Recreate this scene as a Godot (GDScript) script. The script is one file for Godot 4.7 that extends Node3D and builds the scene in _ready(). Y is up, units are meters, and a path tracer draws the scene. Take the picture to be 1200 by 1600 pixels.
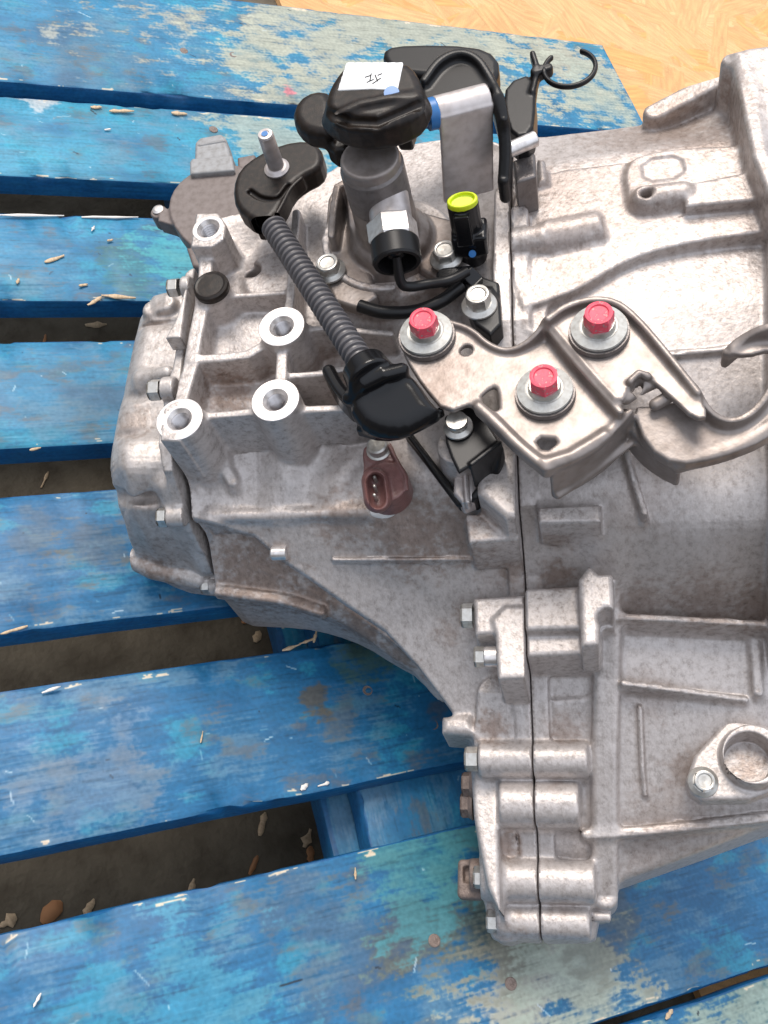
extends Node3D
# A used car gearbox lying on a worn blue pallet. Metres; y up; the pallet deck is y = 0.
# The gearbox is modelled in its own axes (x along its shafts, y out of the mounting face, z across), in millimetres.

const GEAR := Transform3D(Vector3(0.81697, 0.48796, 0.30733), Vector3(-0.49154, 0.86792, -0.07139), Vector3(-0.30157, -0.09275, 0.94892), Vector3(0.252, 0.22138, -0.2985))
const EYE := Vector3(0.0, 0.68, 0.0)
const VIEW := Basis(Vector3(0.90721, 0.3234, 0.26902), Vector3(0.08202, 0.49125, -0.86715), Vector3(-0.4126, 0.80875, 0.41914))
const FOCAL := 1660.0
const CELL := 1.6

var gear: Node3D
var taken := {}
var mats := {}
var eye_local: Vector3

# ---------- survey: a spot read off the photograph, put at its own height on the gearbox (mm) or on the pallet (m)
func spot(px: float, py: float, h: float) -> Vector3:
	var d: Vector3 = GEAR.basis.inverse() * (VIEW * Vector3(px - 600.0, 800.0 - py, -FOCAL))
	var t := (h - eye_local.y) / d.y
	return Vector3(eye_local.x + d.x * t, h, eye_local.z + d.z * t)

func s3(a: Array) -> Vector3:
	return spot(a[0], a[1], a[2])

func flat(points: Array, h := 0.0) -> PackedVector2Array:
	var r := PackedVector2Array()
	for p in points:
		var q := spot(p[0], p[1], p[2] if p.size() > 2 else h)
		r.append(Vector2(q.x, q.z))
	return r

func on_deck(px: float, py: float, y := 0.0) -> Vector3:
	var d: Vector3 = VIEW * Vector3(px - 600.0, 800.0 - py, -FOCAL)
	return EYE + d * ((y - EYE.y) / d.y)

# ---------- solids given by their distance (mm), joined softly and meshed as surface nets
class Solid:
	var op := 0        # 0 add, 1 cut, 2 keep only what lies inside
	var k := 2.0
	func dist(_p: Vector3) -> float:
		return 1e9

class Cone extends Solid:
	var a: Vector3
	var ax: Vector3
	var l: float
	var r0: float
	var r1: float
	var rnd: float
	func _init(a_: Vector3, b_: Vector3, ra: float, rb: float, rnd_ := 1.0):
		a = a_; l = (b_ - a_).length(); ax = (b_ - a_) / l; r0 = ra; r1 = rb; rnd = rnd_
	func dist(p: Vector3) -> float:
		var q := p - a
		var t := q.dot(ax)
		var rad := sqrt(maxf(q.length_squared() - t * t, 0.0))
		var dx := rad - lerpf(r0, r1, clampf(t / l, 0.0, 1.0)) + rnd
		var dy := absf(t - l * 0.5) - l * 0.5 + rnd
		return minf(maxf(dx, dy), 0.0) + sqrt(maxf(dx, 0.0) ** 2 + maxf(dy, 0.0) ** 2) - rnd

class Rod extends Solid:   # round-ended bar through several points
	var pts: PackedVector3Array
	var r: float
	func _init(pts_: PackedVector3Array, r_: float):
		pts = pts_; r = r_
	func dist(p: Vector3) -> float:
		var best := 1e9
		for i in pts.size() - 1:
			var a := pts[i]
			var ab := pts[i + 1] - a
			var t := clampf((p - a).dot(ab) / ab.length_squared(), 0.0, 1.0)
			best = minf(best, (p - a - ab * t).length_squared())
		return sqrt(best) - r

class Ball extends Solid:
	var c: Vector3
	var r: Vector3
	func _init(c_: Vector3, r_: Vector3):
		c = c_; r = r_
	func dist(p: Vector3) -> float:
		var q := p - c
		var k0 := (q / r).length()
		var k1 := (q / (r * r)).length()
		return k0 * (k0 - 1.0) / maxf(k1, 1e-5) if k0 > 0.01 else -minf(r.x, minf(r.y, r.z))

class Block extends Solid:
	var at: Vector3
	var inv: Basis
	var half: Vector3
	var rnd: float
	func _init(at_: Vector3, basis: Basis, half_: Vector3, rnd_ := 1.5):
		at = at_; inv = basis.inverse(); half = half_; rnd = rnd_
	func dist(p: Vector3) -> float:
		var q := (inv * (p - at)).abs() - half + Vector3(rnd, rnd, rnd)
		return minf(maxf(q.x, maxf(q.y, q.z)), 0.0) + q.max(Vector3.ZERO).length() - rnd

class Slab extends Solid:  # an outline in (x, z) raised from bottom to a top that may slope
	var pts: PackedVector2Array
	var top: float
	var bottom: float
	var gx := 0.0
	var gz := 0.0
	var rnd: float
	var inv: Transform3D
	var turned := false
	var mid: Vector2
	var reach := 0.0
	func _init(pts_: PackedVector2Array, bottom_: float, top_: float, rnd_ := 1.5):
		pts = pts_; top = top_; bottom = bottom_; rnd = rnd_
		for q in pts: mid += q / pts.size()
		for q in pts: reach = maxf(reach, q.distance_to(mid))
	func dist(p: Vector3) -> float:
		if turned: p = inv * p
		var q := Vector2(p.x, p.z)
		var dy := maxf(p.y - top - gx * q.x - gz * q.y, bottom - p.y)
		var far := q.distance_to(mid) - reach
		var d := far
		if far < 14.0:
			d = 1e12
			var n := pts.size()
			var s := 1.0
			var b := pts[n - 1]
			for i in n:
				var a := pts[i]
				var e := b - a
				var w := q - a
				d = minf(d, (w - e * clampf(w.dot(e) / e.length_squared(), 0.0, 1.0)).length_squared())
				var c1 := q.y >= a.y
				var c2 := q.y < b.y
				var c3 := e.x * w.y > e.y * w.x
				if (c1 and c2 and c3) or not (c1 or c2 or c3): s = -s
				b = a
			d = s * sqrt(d)
		var dx := d + rnd
		dy += rnd
		return minf(maxf(dx, dy), 0.0) + sqrt(maxf(dx, 0.0) ** 2 + maxf(dy, 0.0) ** 2) - rnd

class Fin extends Solid:   # a wall standing under a line of points
	var pts: PackedVector3Array
	var t: float
	var deep: float
	var rnd: float
	func _init(pts_: PackedVector3Array, t_: float, deep_: float, rnd_ := 1.5):
		pts = pts_; t = t_; deep = deep_; rnd = rnd_
	func dist(p: Vector3) -> float:
		var best := 1e12
		var y := 0.0
		var lean := 1.0
		for i in pts.size() - 1:
			var a := pts[i]
			var ex := pts[i + 1].x - a.x
			var ez := pts[i + 1].z - a.z
			var u := clampf(((p.x - a.x) * ex + (p.z - a.z) * ez) / (ex * ex + ez * ez), 0.0, 1.0)
			var d := (p.x - a.x - ex * u) ** 2 + (p.z - a.z - ez * u) ** 2
			if d < best:
				best = d
				y = lerpf(a.y, pts[i + 1].y, u)
				lean = 1.0 / sqrt(1.0 + (pts[i + 1].y - a.y) ** 2 / (ex * ex + ez * ez))
		var dx := sqrt(best) - t + rnd
		var dy := (absf(p.y - y + deep * 0.5) - deep * 0.5) * lean + rnd
		return minf(maxf(dx, dy), 0.0) + sqrt(maxf(dx, 0.0) ** 2 + maxf(dy, 0.0) ** 2) - rnd

class Ring extends Solid:  # part of a ring-shaped wall round an axis along y
	var c: Vector3
	var r: float
	var t: float
	var deep: float
	var a0: float
	var a1: float
	var rnd := 1.2
	func _init(c_: Vector3, r_: float, t_: float, deep_: float, a0_ := -PI, a1_ := PI):
		c = c_; r = r_; t = t_; deep = deep_; a0 = a0_; a1 = a1_
	func dist(p: Vector3) -> float:
		var q := Vector2(p.x - c.x, p.z - c.z)
		var a := q.angle()
		var d: float
		if a >= a0 and a <= a1:
			d = absf(q.length() - r)
		else:
			d = minf(q.distance_to(Vector2.from_angle(a0) * r), q.distance_to(Vector2.from_angle(a1) * r))
		var dx := d - t + rnd
		var dy := absf(p.y - c.y + deep * 0.5) - deep * 0.5 + rnd
		return minf(maxf(dx, dy), 0.0) + sqrt(maxf(dx, 0.0) ** 2 + maxf(dy, 0.0) ** 2) - rnd

class CastSkin extends Solid:  # a cast wall whose outer face runs through surveyed points
	var x0: float
	var z0: float
	var nx: int
	var nz: int
	var h := PackedFloat32Array()
	var steep := PackedFloat32Array()
	var wall: float
	var solid_until := -1e9
	const G := 3.0
	func _init(points: PackedVector3Array, wall_: float, soft := 2):
		wall = wall_
		var lo := Vector2(1e9, 1e9)
		var hi := -lo
		var flat_ := PackedVector2Array()
		for p in points:
			flat_.append(Vector2(p.x, p.z))
			lo = lo.min(Vector2(p.x, p.z)); hi = hi.max(Vector2(p.x, p.z))
		x0 = lo.x - 12.0; z0 = lo.y - 12.0
		nx = int((hi.x - lo.x + 24.0) / G) + 2; nz = int((hi.y - lo.y + 24.0) / G) + 2
		h.resize(nx * nz); h.fill(-1e9); steep.resize(nx * nz)
		var tri := Geometry2D.triangulate_delaunay(flat_)
		for t in range(0, tri.size(), 3):
			var a := points[tri[t]]; var b := points[tri[t + 1]]; var c := points[tri[t + 2]]
			var den := (b.z - c.z) * (a.x - c.x) + (c.x - b.x) * (a.z - c.z)
			if absf(den) < 1e-6: continue
			for i in range(maxi(0, int((minf(a.x, minf(b.x, c.x)) - x0) / G)), mini(nx - 1, int((maxf(a.x, maxf(b.x, c.x)) - x0) / G) + 1) + 1):
				for j in range(maxi(0, int((minf(a.z, minf(b.z, c.z)) - z0) / G)), mini(nz - 1, int((maxf(a.z, maxf(b.z, c.z)) - z0) / G) + 1) + 1):
					var x := x0 + i * G
					var z := z0 + j * G
					var u := ((b.z - c.z) * (x - c.x) + (c.x - b.x) * (z - c.z)) / den
					var v := ((c.z - a.z) * (x - c.x) + (a.x - c.x) * (z - c.z)) / den
					if u > -1e-4 and v > -1e-4 and u + v < 1.0001:
						h[j * nx + i] = u * a.y + v * b.y + (1.0 - u - v) * c.y
		for j in nz:
			for i in nx:
				if h[j * nx + i] < -1e8:   # outside the hull: the nearest surveyed point
					var best := 1e12
					for p in points:
						var d := (p.x - x0 - i * G) ** 2 + (p.z - z0 - j * G) ** 2
						if d < best:
							best = d
							h[j * nx + i] = p.y
		for pass_ in soft:
			var o := h.duplicate()
			for j in range(1, nz - 1):
				for i in range(1, nx - 1):
					var n := j * nx + i
					h[n] = (o[n] * 4.0 + 2.0 * (o[n - 1] + o[n + 1] + o[n - nx] + o[n + nx]) + o[n - nx - 1] + o[n - nx + 1] + o[n + nx - 1] + o[n + nx + 1]) / 16.0
		for j in range(1, nz - 1):
			for i in range(1, nx - 1):
				var n := j * nx + i
				var g := Vector2(h[n + 1] - h[n - 1], h[n + nx] - h[n - nx]) / (2.0 * G)
				steep[n] = 1.0 / sqrt(1.0 + minf(g.length_squared(), 9.0))
		# the steepest wall within reach counts, so that no step is jumped over
		for pass_ in 3:
			var o := steep.duplicate()
			for j in range(1, nz - 1):
				for i in range(1, nx - 1):
					var n := j * nx + i
					steep[n] = minf(o[n], minf(minf(o[n - 1] if i > 1 else 1.0, o[n + 1] if i < nx - 2 else 1.0), minf(o[n - nx] if j > 1 else 1.0, o[n + nx] if j < nz - 2 else 1.0)))
	func height(x: float, z: float) -> float:
		var fx := clampf((x - x0) / G, 1.0, nx - 2.001)
		var fz := clampf((z - z0) / G, 1.0, nz - 2.001)
		var n := int(fz) * nx + int(fx)
		fx -= floorf(fx); fz -= floorf(fz)
		return lerpf(lerpf(h[n], h[n + 1], fx), lerpf(h[n + nx], h[n + nx + 1], fx), fz)
	func dist(p: Vector3) -> float:
		var fx := clampf((p.x - x0) / G, 1.0, nx - 2.001)
		var fz := clampf((p.z - z0) / G, 1.0, nz - 2.001)
		var n := int(fz) * nx + int(fx)
		fx -= floorf(fx); fz -= floorf(fz)
		var y := lerpf(lerpf(h[n], h[n + 1], fx), lerpf(h[n + nx], h[n + nx + 1], fx), fz)
		return maxf(p.y - y, y - (wall if p.z > solid_until else 400.0) - p.y) * steep[n]

class Job:
	var list: Array
	var lo: Vector3
	var n: Vector3i
	var cell: float
	var blocks := []
	var results := []
	var stains: Array
	var slack := 1.5
	var noise: FastNoiseLite
	const B := 8
	func mixed(list: Array, p: Vector3) -> float:
		var d := 1e9
		for s in list:
			var e: float = s.dist(p)
			var k: float = s.k
			if s.op == 0:
				if k > 0.0 and absf(d - e) < k:
					var g := k - absf(d - e)
					d = minf(d, e) - g * g / (4.0 * k)
				else:
					d = minf(d, e)
			else:
				if s.op == 1: e = -e
				if k > 0.0 and absf(d - e) < k:
					var g := k - absf(d - e)
					d = maxf(d, e) + g * g / (4.0 * k)
				else:
					d = maxf(d, e)
		return d
	func near(l: Array, c: Vector3, r: float) -> Array:
		var out := []
		for s in l:
			var e: float = s.dist(c)
			if s.op == 0:
				if e < r * 1.3 + s.k + slack + 2.0: out.append(s)
			elif s.op == 1:
				if e < r * 1.3 + s.k + slack + 2.0: out.append(s)
			else:
				if e > -(r * 1.3 + s.k + slack + 2.0): out.append(s)
		return out
	func coarse(i: int) -> void:
		# a block of 32 cells, split into blocks of 8
		var nb := Vector3i((Vector3(n) / 32.0).ceil())
		var at := Vector3i(i % nb.x, (i / nb.x) % nb.y, i / (nb.x * nb.y)) * 32
		var size := 32.0 * cell
		var c := lo + (Vector3(at) + Vector3(16, 16, 16)) * cell
		var l := near(list, c, size * 0.87)
		var found := []
		if not l.any(func(s): return s.op == 0):
			results[i] = found
			return
		var r := B * cell * 0.87
		for x in 4:
			for y in 4:
				for z in 4:
					var b := at + Vector3i(x, y, z) * B
					var bc := lo + (Vector3(b) + Vector3(4, 4, 4)) * cell
					var m := near(l, bc, r)
					if not m.any(func(s): return s.op == 0): continue
					if absf(mixed(m, bc)) > r * 1.35 + slack: continue
					found.append(net(b, m))
		results[i] = found
	func net(b: Vector3i, l: Array) -> Array:
		const S := B + 2
		var f := PackedFloat32Array()
		f.resize(S * S * S)
		var base := lo + Vector3(b) * cell
		var at := 0
		var some := 0
		for z in S:
			for y in S:
				var skip := 0
				var v := 0.0
				for x in S:
					if skip > 0:
						skip -= 1
					else:
						v = mixed(l, base + Vector3(x - 1, y - 1, z - 1) * cell)
						skip = int(absf(v) / (cell * 1.5)) - 1   # the sign cannot change sooner
					f[at] = v
					at += 1
					if v < 0.0: some += 1
		if some == 0 or some == S * S * S: return []
		var id := PackedInt32Array()
		id.resize(S * S * S)
		id.fill(-1)
		var vs := PackedVector3Array()
		var ns := PackedVector3Array()
		var cs := PackedColorArray()
		for z in S - 1:
			for y in S - 1:
				for x in S - 1:
					var o := x + S * (y + S * z)
					var mask := 0
					var sum := Vector3.ZERO
					var count := 0
					var v0 := f[o]; var v1 := f[o + 1]; var v2 := f[o + S]; var v3 := f[o + S + 1]
					var q := o + S * S
					var v4 := f[q]; var v5 := f[q + 1]; var v6 := f[q + S]; var v7 := f[q + S + 1]
					mask = int(v0 < 0.0) + int(v1 < 0.0) + int(v2 < 0.0) + int(v3 < 0.0) + int(v4 < 0.0) + int(v5 < 0.0) + int(v6 < 0.0) + int(v7 < 0.0)
					if mask == 0 or mask == 8: continue
					if (v0 < 0.0) != (v1 < 0.0): sum += Vector3(v0 / (v0 - v1), 0, 0); count += 1
					if (v2 < 0.0) != (v3 < 0.0): sum += Vector3(v2 / (v2 - v3), 1, 0); count += 1
					if (v4 < 0.0) != (v5 < 0.0): sum += Vector3(v4 / (v4 - v5), 0, 1); count += 1
					if (v6 < 0.0) != (v7 < 0.0): sum += Vector3(v6 / (v6 - v7), 1, 1); count += 1
					if (v0 < 0.0) != (v2 < 0.0): sum += Vector3(0, v0 / (v0 - v2), 0); count += 1
					if (v1 < 0.0) != (v3 < 0.0): sum += Vector3(1, v1 / (v1 - v3), 0); count += 1
					if (v4 < 0.0) != (v6 < 0.0): sum += Vector3(0, v4 / (v4 - v6), 1); count += 1
					if (v5 < 0.0) != (v7 < 0.0): sum += Vector3(1, v5 / (v5 - v7), 1); count += 1
					if (v0 < 0.0) != (v4 < 0.0): sum += Vector3(0, 0, v0 / (v0 - v4)); count += 1
					if (v1 < 0.0) != (v5 < 0.0): sum += Vector3(1, 0, v1 / (v1 - v5)); count += 1
					if (v2 < 0.0) != (v6 < 0.0): sum += Vector3(0, 1, v2 / (v2 - v6)); count += 1
					if (v3 < 0.0) != (v7 < 0.0): sum += Vector3(1, 1, v3 / (v3 - v7)); count += 1
					var p := base + (Vector3(x - 1, y - 1, z - 1) + sum / count) * cell
					const E := 0.45
					var e0: float = mixed(l, p + Vector3(E, -E, -E))
					var e1: float = mixed(l, p + Vector3(-E, -E, E))
					var e2: float = mixed(l, p + Vector3(-E, E, -E))
					var e3: float = mixed(l, p + Vector3(E, E, E))
					var g := Vector3(e0 - e1 - e2 + e3, -e0 - e1 + e2 + e3, -e0 + e1 - e2 + e3)
					id[o] = vs.size()
					vs.append(p * 0.001)
					ns.append(g.normalized() if g.length_squared() > 1e-12 else Vector3.UP)
					cs.append(paint(p))
		var ix := PackedInt32Array()
		for z in range(1, B + 1):
			for y in range(1, B + 1):
				for x in range(1, B + 1):
					var o := x + S * (y + S * z)
					var inside := f[o] < 0.0
					if inside != (f[o + 1] < 0.0):
						quad(ix, id[o], id[o - S], id[o - S - S * S], id[o - S * S], inside)
					if inside != (f[o + S] < 0.0):
						quad(ix, id[o], id[o - S * S], id[o - 1 - S * S], id[o - 1], inside)
					if inside != (f[o + S * S] < 0.0):
						quad(ix, id[o], id[o - 1], id[o - 1 - S], id[o - S], inside)
		return [vs, ns, cs, ix]
	func quad(ix: PackedInt32Array, a: int, b: int, c: int, d: int, inside: bool) -> void:
		if inside:
			ix.append_array([a, c, b, a, d, c])
		else:
			ix.append_array([a, b, c, a, c, d])
	func paint(p: Vector3) -> Color:
		var w := 0.0
		if stains.size():
			var q := noise.get_noise_3dv(p)
			for s in stains:
				var e: float = p.distance_to(s[0]) / s[1]
				if e < 1.6:
					w = maxf(w, smoothstep(-0.15, 0.65, (1.0 - e) * 0.9 + q * 1.0) * s[2] * 0.85)
		return Color(1, 1, 1).lerp(Color(0.50, 0.375, 0.30), w)

# Meshes a list of solids between two corners (mm).
func cast(list: Array, lo: Vector3, hi: Vector3, cell := CELL, stains := [], slack := 1.5) -> ArrayMesh:
	var job := Job.new()
	job.list = list; job.lo = lo; job.cell = cell; job.stains = stains; job.slack = slack
	job.n = Vector3i(((hi - lo) / cell).ceil())
	job.noise = FastNoiseLite.new()
	job.noise.seed = 7; job.noise.frequency = 0.14; job.noise.fractal_octaves = 5; job.noise.fractal_gain = 0.7
	var nb := Vector3i((Vector3(job.n) / 32.0).ceil())
	job.results.resize(nb.x * nb.y * nb.z)
	var task := WorkerThreadPool.add_group_task(job.coarse, nb.x * nb.y * nb.z, -1, true)
	WorkerThreadPool.wait_for_group_task_completion(task)
	var vs := PackedVector3Array(); var ns := PackedVector3Array(); var cs := PackedColorArray(); var ix := PackedInt32Array()
	for r in job.results:
		for part in r:
			if part.is_empty() or part[3].is_empty(): continue
			var first := vs.size()
			vs.append_array(part[0]); ns.append_array(part[1]); cs.append_array(part[2])
			for i in part[3]: ix.append(i + first)
	var m := ArrayMesh.new()
	var arrays := []
	arrays.resize(Mesh.ARRAY_MAX)
	arrays[Mesh.ARRAY_VERTEX] = vs; arrays[Mesh.ARRAY_NORMAL] = ns; arrays[Mesh.ARRAY_COLOR] = cs; arrays[Mesh.ARRAY_INDEX] = ix
	m.add_surface_from_arrays(Mesh.PRIMITIVE_TRIANGLES, arrays)
	print("cast ", vs.size(), " vertices ", ix.size() / 3, " triangles ", Time.get_ticks_msec(), " ms")
	return m

func bounds(points: Array, grow := 6.0) -> Array:
	var lo := Vector3(1e9, 1e9, 1e9)
	var hi := -lo
	for p in points:
		lo = lo.min(p); hi = hi.max(p)
	return [lo - Vector3.ONE * grow, hi + Vector3.ONE * grow]

# Short ways to write solids from surveyed points.
func with(s: Solid, k := 2.0, op := 0) -> Solid:
	s.k = k; s.op = op
	return s

func line3(a: Array) -> PackedVector3Array:
	var r := PackedVector3Array()
	for p in a: r.append(s3(p))
	return r

func fin(a: Array, t: float, deep: float, k := 3.0, op := 0, rnd := 1.5) -> Solid:
	return with(Fin.new(line3(a), t, deep, minf(rnd * 0.75, t * 0.9)), k * 0.7, op)

func rod(a: Array, r: float, k := 3.0, op := 0) -> Solid:
	return with(Rod.new(line3(a), r), k, op)

func post(p: Array, r_top: float, r_base: float, deep: float, k := 4.0, op := 0, rnd := 0.8) -> Solid:
	var q := s3(p)
	return with(Cone.new(q, q - Vector3(0, deep, 0), r_top, r_base, rnd), k, op)

func drum(a: Vector3, b: Vector3, ra: float, rb: float, k := 3.0, op := 0, rnd := 1.0) -> Solid:
	return with(Cone.new(a, b, ra, rb, rnd), k, op)

# The same outline with its corners rounded off.
func eased(p: PackedVector2Array) -> PackedVector2Array:
	var r := PackedVector2Array()
	for i in p.size():
		var a := p[i]
		var b := p[(i + 1) % p.size()]
		r.append(a.lerp(b, 0.25)); r.append(a.lerp(b, 0.75))
	return r

func eased_line(a: Array) -> PackedVector3Array:
	var p := line3(a)
	for k in 2:
		var r := PackedVector3Array([p[0]])
		for i in p.size() - 1:
			r.append(p[i].lerp(p[i + 1], 0.25)); r.append(p[i].lerp(p[i + 1], 0.75))
		r.append(p[-1])
		p = r
	return p

func soft_fin(a: Array, t: float, deep: float, k := 3.0, op := 0, rnd := 1.5) -> Solid:
	return with(Fin.new(eased_line(a), t, deep, minf(rnd, t * 0.9)), k, op)

func soft_plate(points: Array, h: float, deep: float, k := 2.0, op := 0, rnd := 1.5, twice := false) -> Solid:
	var o := eased(flat(points, h))
	if twice: o = eased(o)
	return with(Slab.new(o, h - deep, h, rnd), k, op)

func plate(points: Array, h: float, deep: float, k := 2.0, op := 0, rnd := 1.5) -> Solid:
	return with(Slab.new(flat(points, h), h - deep, h, rnd), k, op)

func half_x(x: float, keep_low: bool, big := 900.0) -> Solid:
	var c := Vector3(x - big, 0, 0) if keep_low else Vector3(x + big, 0, 0)
	return with(Block.new(c, Basis.IDENTITY, Vector3(big, big, big), 0.8), 0.0, 2)

# ---------- naming
func numbered(called: String, parent: Node) -> String:
	var key := str(parent.get_instance_id()) + called
	var n: int = taken.get(key, 0)
	taken[key] = n + 1
	return called if n == 0 else "%s_%03d" % [called, n]

func obj(called: String, mesh: Mesh, m: Material, parent: Node = self, at := Transform3D.IDENTITY) -> MeshInstance3D:
	var o := MeshInstance3D.new()
	o.mesh = mesh
	o.material_override = m
	o.name = numbered(called, parent)
	o.transform = at
	parent.add_child(o, true)
	return o

func node(called: String, parent: Node = self) -> Node3D:
	var o := Node3D.new()
	o.name = numbered(called, parent)
	parent.add_child(o, true)
	return o

func tag(o: Node, label: String, category: String, group := "") -> void:
	o.set_meta("label", label)
	o.set_meta("category", category)
	if group: o.set_meta("group", group)

# ---------- turned and bent shapes (metres)
# Turned shape: profile of (radius, height) from bottom to top round y.
func lathe(profile: Array, sides := 32, flat_sides := false) -> ArrayMesh:
	var st := SurfaceTool.new()
	st.begin(Mesh.PRIMITIVE_TRIANGLES)
	for i in profile.size() - 1:
		var a: Vector2 = profile[i]
		var b: Vector2 = profile[i + 1]
		var e := (b - a).normalized()
		var nr := e.y
		var ny := -e.x
		for s in sides:
			var t0 := TAU * s / sides
			var t1 := TAU * (s + 1) / sides
			var tm := (t0 + t1) * 0.5
			var q := [[a, t0], [b, t1], [b, t0], [a, t0], [a, t1], [b, t1]]
			for v in q:
				var ang: float = tm if flat_sides else v[1]
				st.set_normal(Vector3(cos(ang) * nr, ny, sin(ang) * nr).normalized())
				st.set_color(Color.WHITE)
				st.add_vertex(Vector3(cos(v[1]) * v[0].x, v[0].y, sin(v[1]) * v[0].x))
	st.index()
	return st.commit()

func frame(at: Vector3, up: Vector3, turn := 0.0) -> Transform3D:   # at in mm, on the gearbox
	var y := up.normalized()
	var x := y.cross(Vector3.BACK if absf(y.z) < 0.9 else Vector3.RIGHT).normalized()
	return Transform3D(Basis(x, y, x.cross(y)) * Basis(Vector3.UP, turn), at * 0.001)

# Hexagon flange bolt, its seat at the origin; sizes in mm.
func bolt_mesh(af: float, head: float, flange := 0.0, dish := true) -> Array:
	var r := af * 0.5 / cos(PI / 6) * 0.001
	var h := head * 0.001
	var f := flange * 0.0005
	var base := 0.0
	var parts := []
	if flange > 0.0:
		base = 0.0018
		parts.append(lathe([Vector2(f * 0.98, 0), Vector2(f, 0.0006), Vector2(f * 0.97, 0.0014), Vector2(r * 1.0, 0.0030), Vector2(r * 0.5, 0.0032)], 28))
	var hex := lathe([Vector2(r * 0.98, base), Vector2(r, base + 0.0004), Vector2(r, h - 0.0012), Vector2(r * 0.9, h)], 6, true)
	parts.append(hex)
	var top := [Vector2(r * 0.90, h), Vector2(r * 0.78, h + 0.0002), Vector2(r * 0.66, h), Vector2(r * 0.6, h - 0.0008 if dish else h), Vector2(0.0, h - 0.001 if dish else h)]
	parts.append(lathe(top, 24))
	return parts

func join(list: Array) -> ArrayMesh:
	var st := SurfaceTool.new()
	st.begin(Mesh.PRIMITIVE_TRIANGLES)
	for m in list:
		st.append_from(m, 0, Transform3D.IDENTITY)
	return st.commit()

func bolt(parent: Node, p: Vector3, up: Vector3, af: float, head: float, flange: float, m: Material, turn := 0.3, called := "bolt") -> MeshInstance3D:
	return obj(called, join(bolt_mesh(af, head, flange)), m, parent, frame(p, up, turn))

# A tube along points (mm) on the gearbox.
func tube(points: Array, radius: float, sides := 12) -> ArrayMesh:
	var c := Curve3D.new()
	for i in points.size():
		var a: Vector3 = points[maxi(i - 1, 0)]
		var b: Vector3 = points[mini(i + 1, points.size() - 1)]
		var t := (b - a) / 6.0
		c.add_point(points[i], -t, t)
	c.bake_interval = radius * 0.8
	var path := c.get_baked_points()
	var st := SurfaceTool.new()
	st.begin(Mesh.PRIMITIVE_TRIANGLES)
	var rings := []
	var up := Vector3.UP
	for i in path.size():
		var d := (path[mini(i + 1, path.size() - 1)] - path[maxi(i - 1, 0)]).normalized()
		var x := d.cross(up)
		if x.length() < 0.1: x = d.cross(Vector3.RIGHT)
		x = x.normalized()
		up = x.cross(d)
		var ring := []
		for s in sides:
			var n := x * cos(TAU * s / sides) + up * sin(TAU * s / sides)
			ring.append([(path[i] + n * radius) * 0.001, n])
		rings.append(ring)
	for i in rings.size() - 1:
		for s in sides:
			var e := (s + 1) % sides
			for v in [rings[i][s], rings[i + 1][e], rings[i + 1][s], rings[i][s], rings[i][e], rings[i + 1][e]]:
				st.set_normal(v[1])
				st.set_color(Color.WHITE)
				st.add_vertex(v[0])
	for end in [0, rings.size() - 1]:
		var n: Vector3 = (path[0] - path[1]).normalized() if end == 0 else (path[end] - path[end - 1]).normalized()
		for s in sides:
			for v in [path[end] * 0.001, rings[end][s][0], rings[end][(s + 1) % sides][0]]:
				st.set_normal(n); st.set_color(Color.WHITE); st.add_vertex(v)
	st.index()
	return st.commit()

# ---------- materials
func noise(seed_: int, freq: float, oct := 4, kind := FastNoiseLite.TYPE_SIMPLEX_SMOOTH) -> FastNoiseLite:
	var n := FastNoiseLite.new()
	n.seed = seed_; n.frequency = freq; n.fractal_octaves = oct; n.noise_type = kind
	return n

func grain(seed_: int, freq: float, stops: Array, size := 512, oct := 5) -> NoiseTexture2D:
	var t := NoiseTexture2D.new()
	t.width = size; t.height = size; t.seamless = true
	t.noise = noise(seed_, freq, oct)
	if stops.size():
		var g := Gradient.new()
		var o := PackedFloat32Array()
		var c := PackedColorArray()
		for s in stops:
			o.append(s[0]); c.append(s[1])
		g.offsets = o; g.colors = c
		t.color_ramp = g
	return t

func lin(r: float, g: float, b: float) -> Color:
	return Color(r, g, b).linear_to_srgb()

func mat(called: String, c: Color, rough: float, metal := 0.0, tex: Texture2D = null, scale := 8.0, bump: Texture2D = null, bump_cm := 0.02) -> StandardMaterial3D:
	var m := StandardMaterial3D.new()
	m.resource_name = called
	m.albedo_color = c
	m.roughness = rough
	m.metallic = metal
	if tex or bump:
		m.uv1_triplanar = true
		m.uv1_scale = Vector3.ONE * scale
	m.albedo_texture = tex
	if bump:
		m.heightmap_enabled = true
		m.heightmap_texture = bump
		m.heightmap_scale = bump_cm
	if c.v < 0.25 and metal == 0.0: m.metallic_specular = 0.4
	m.vertex_color_use_as_albedo = true
	mats[called] = m
	return m

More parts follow.
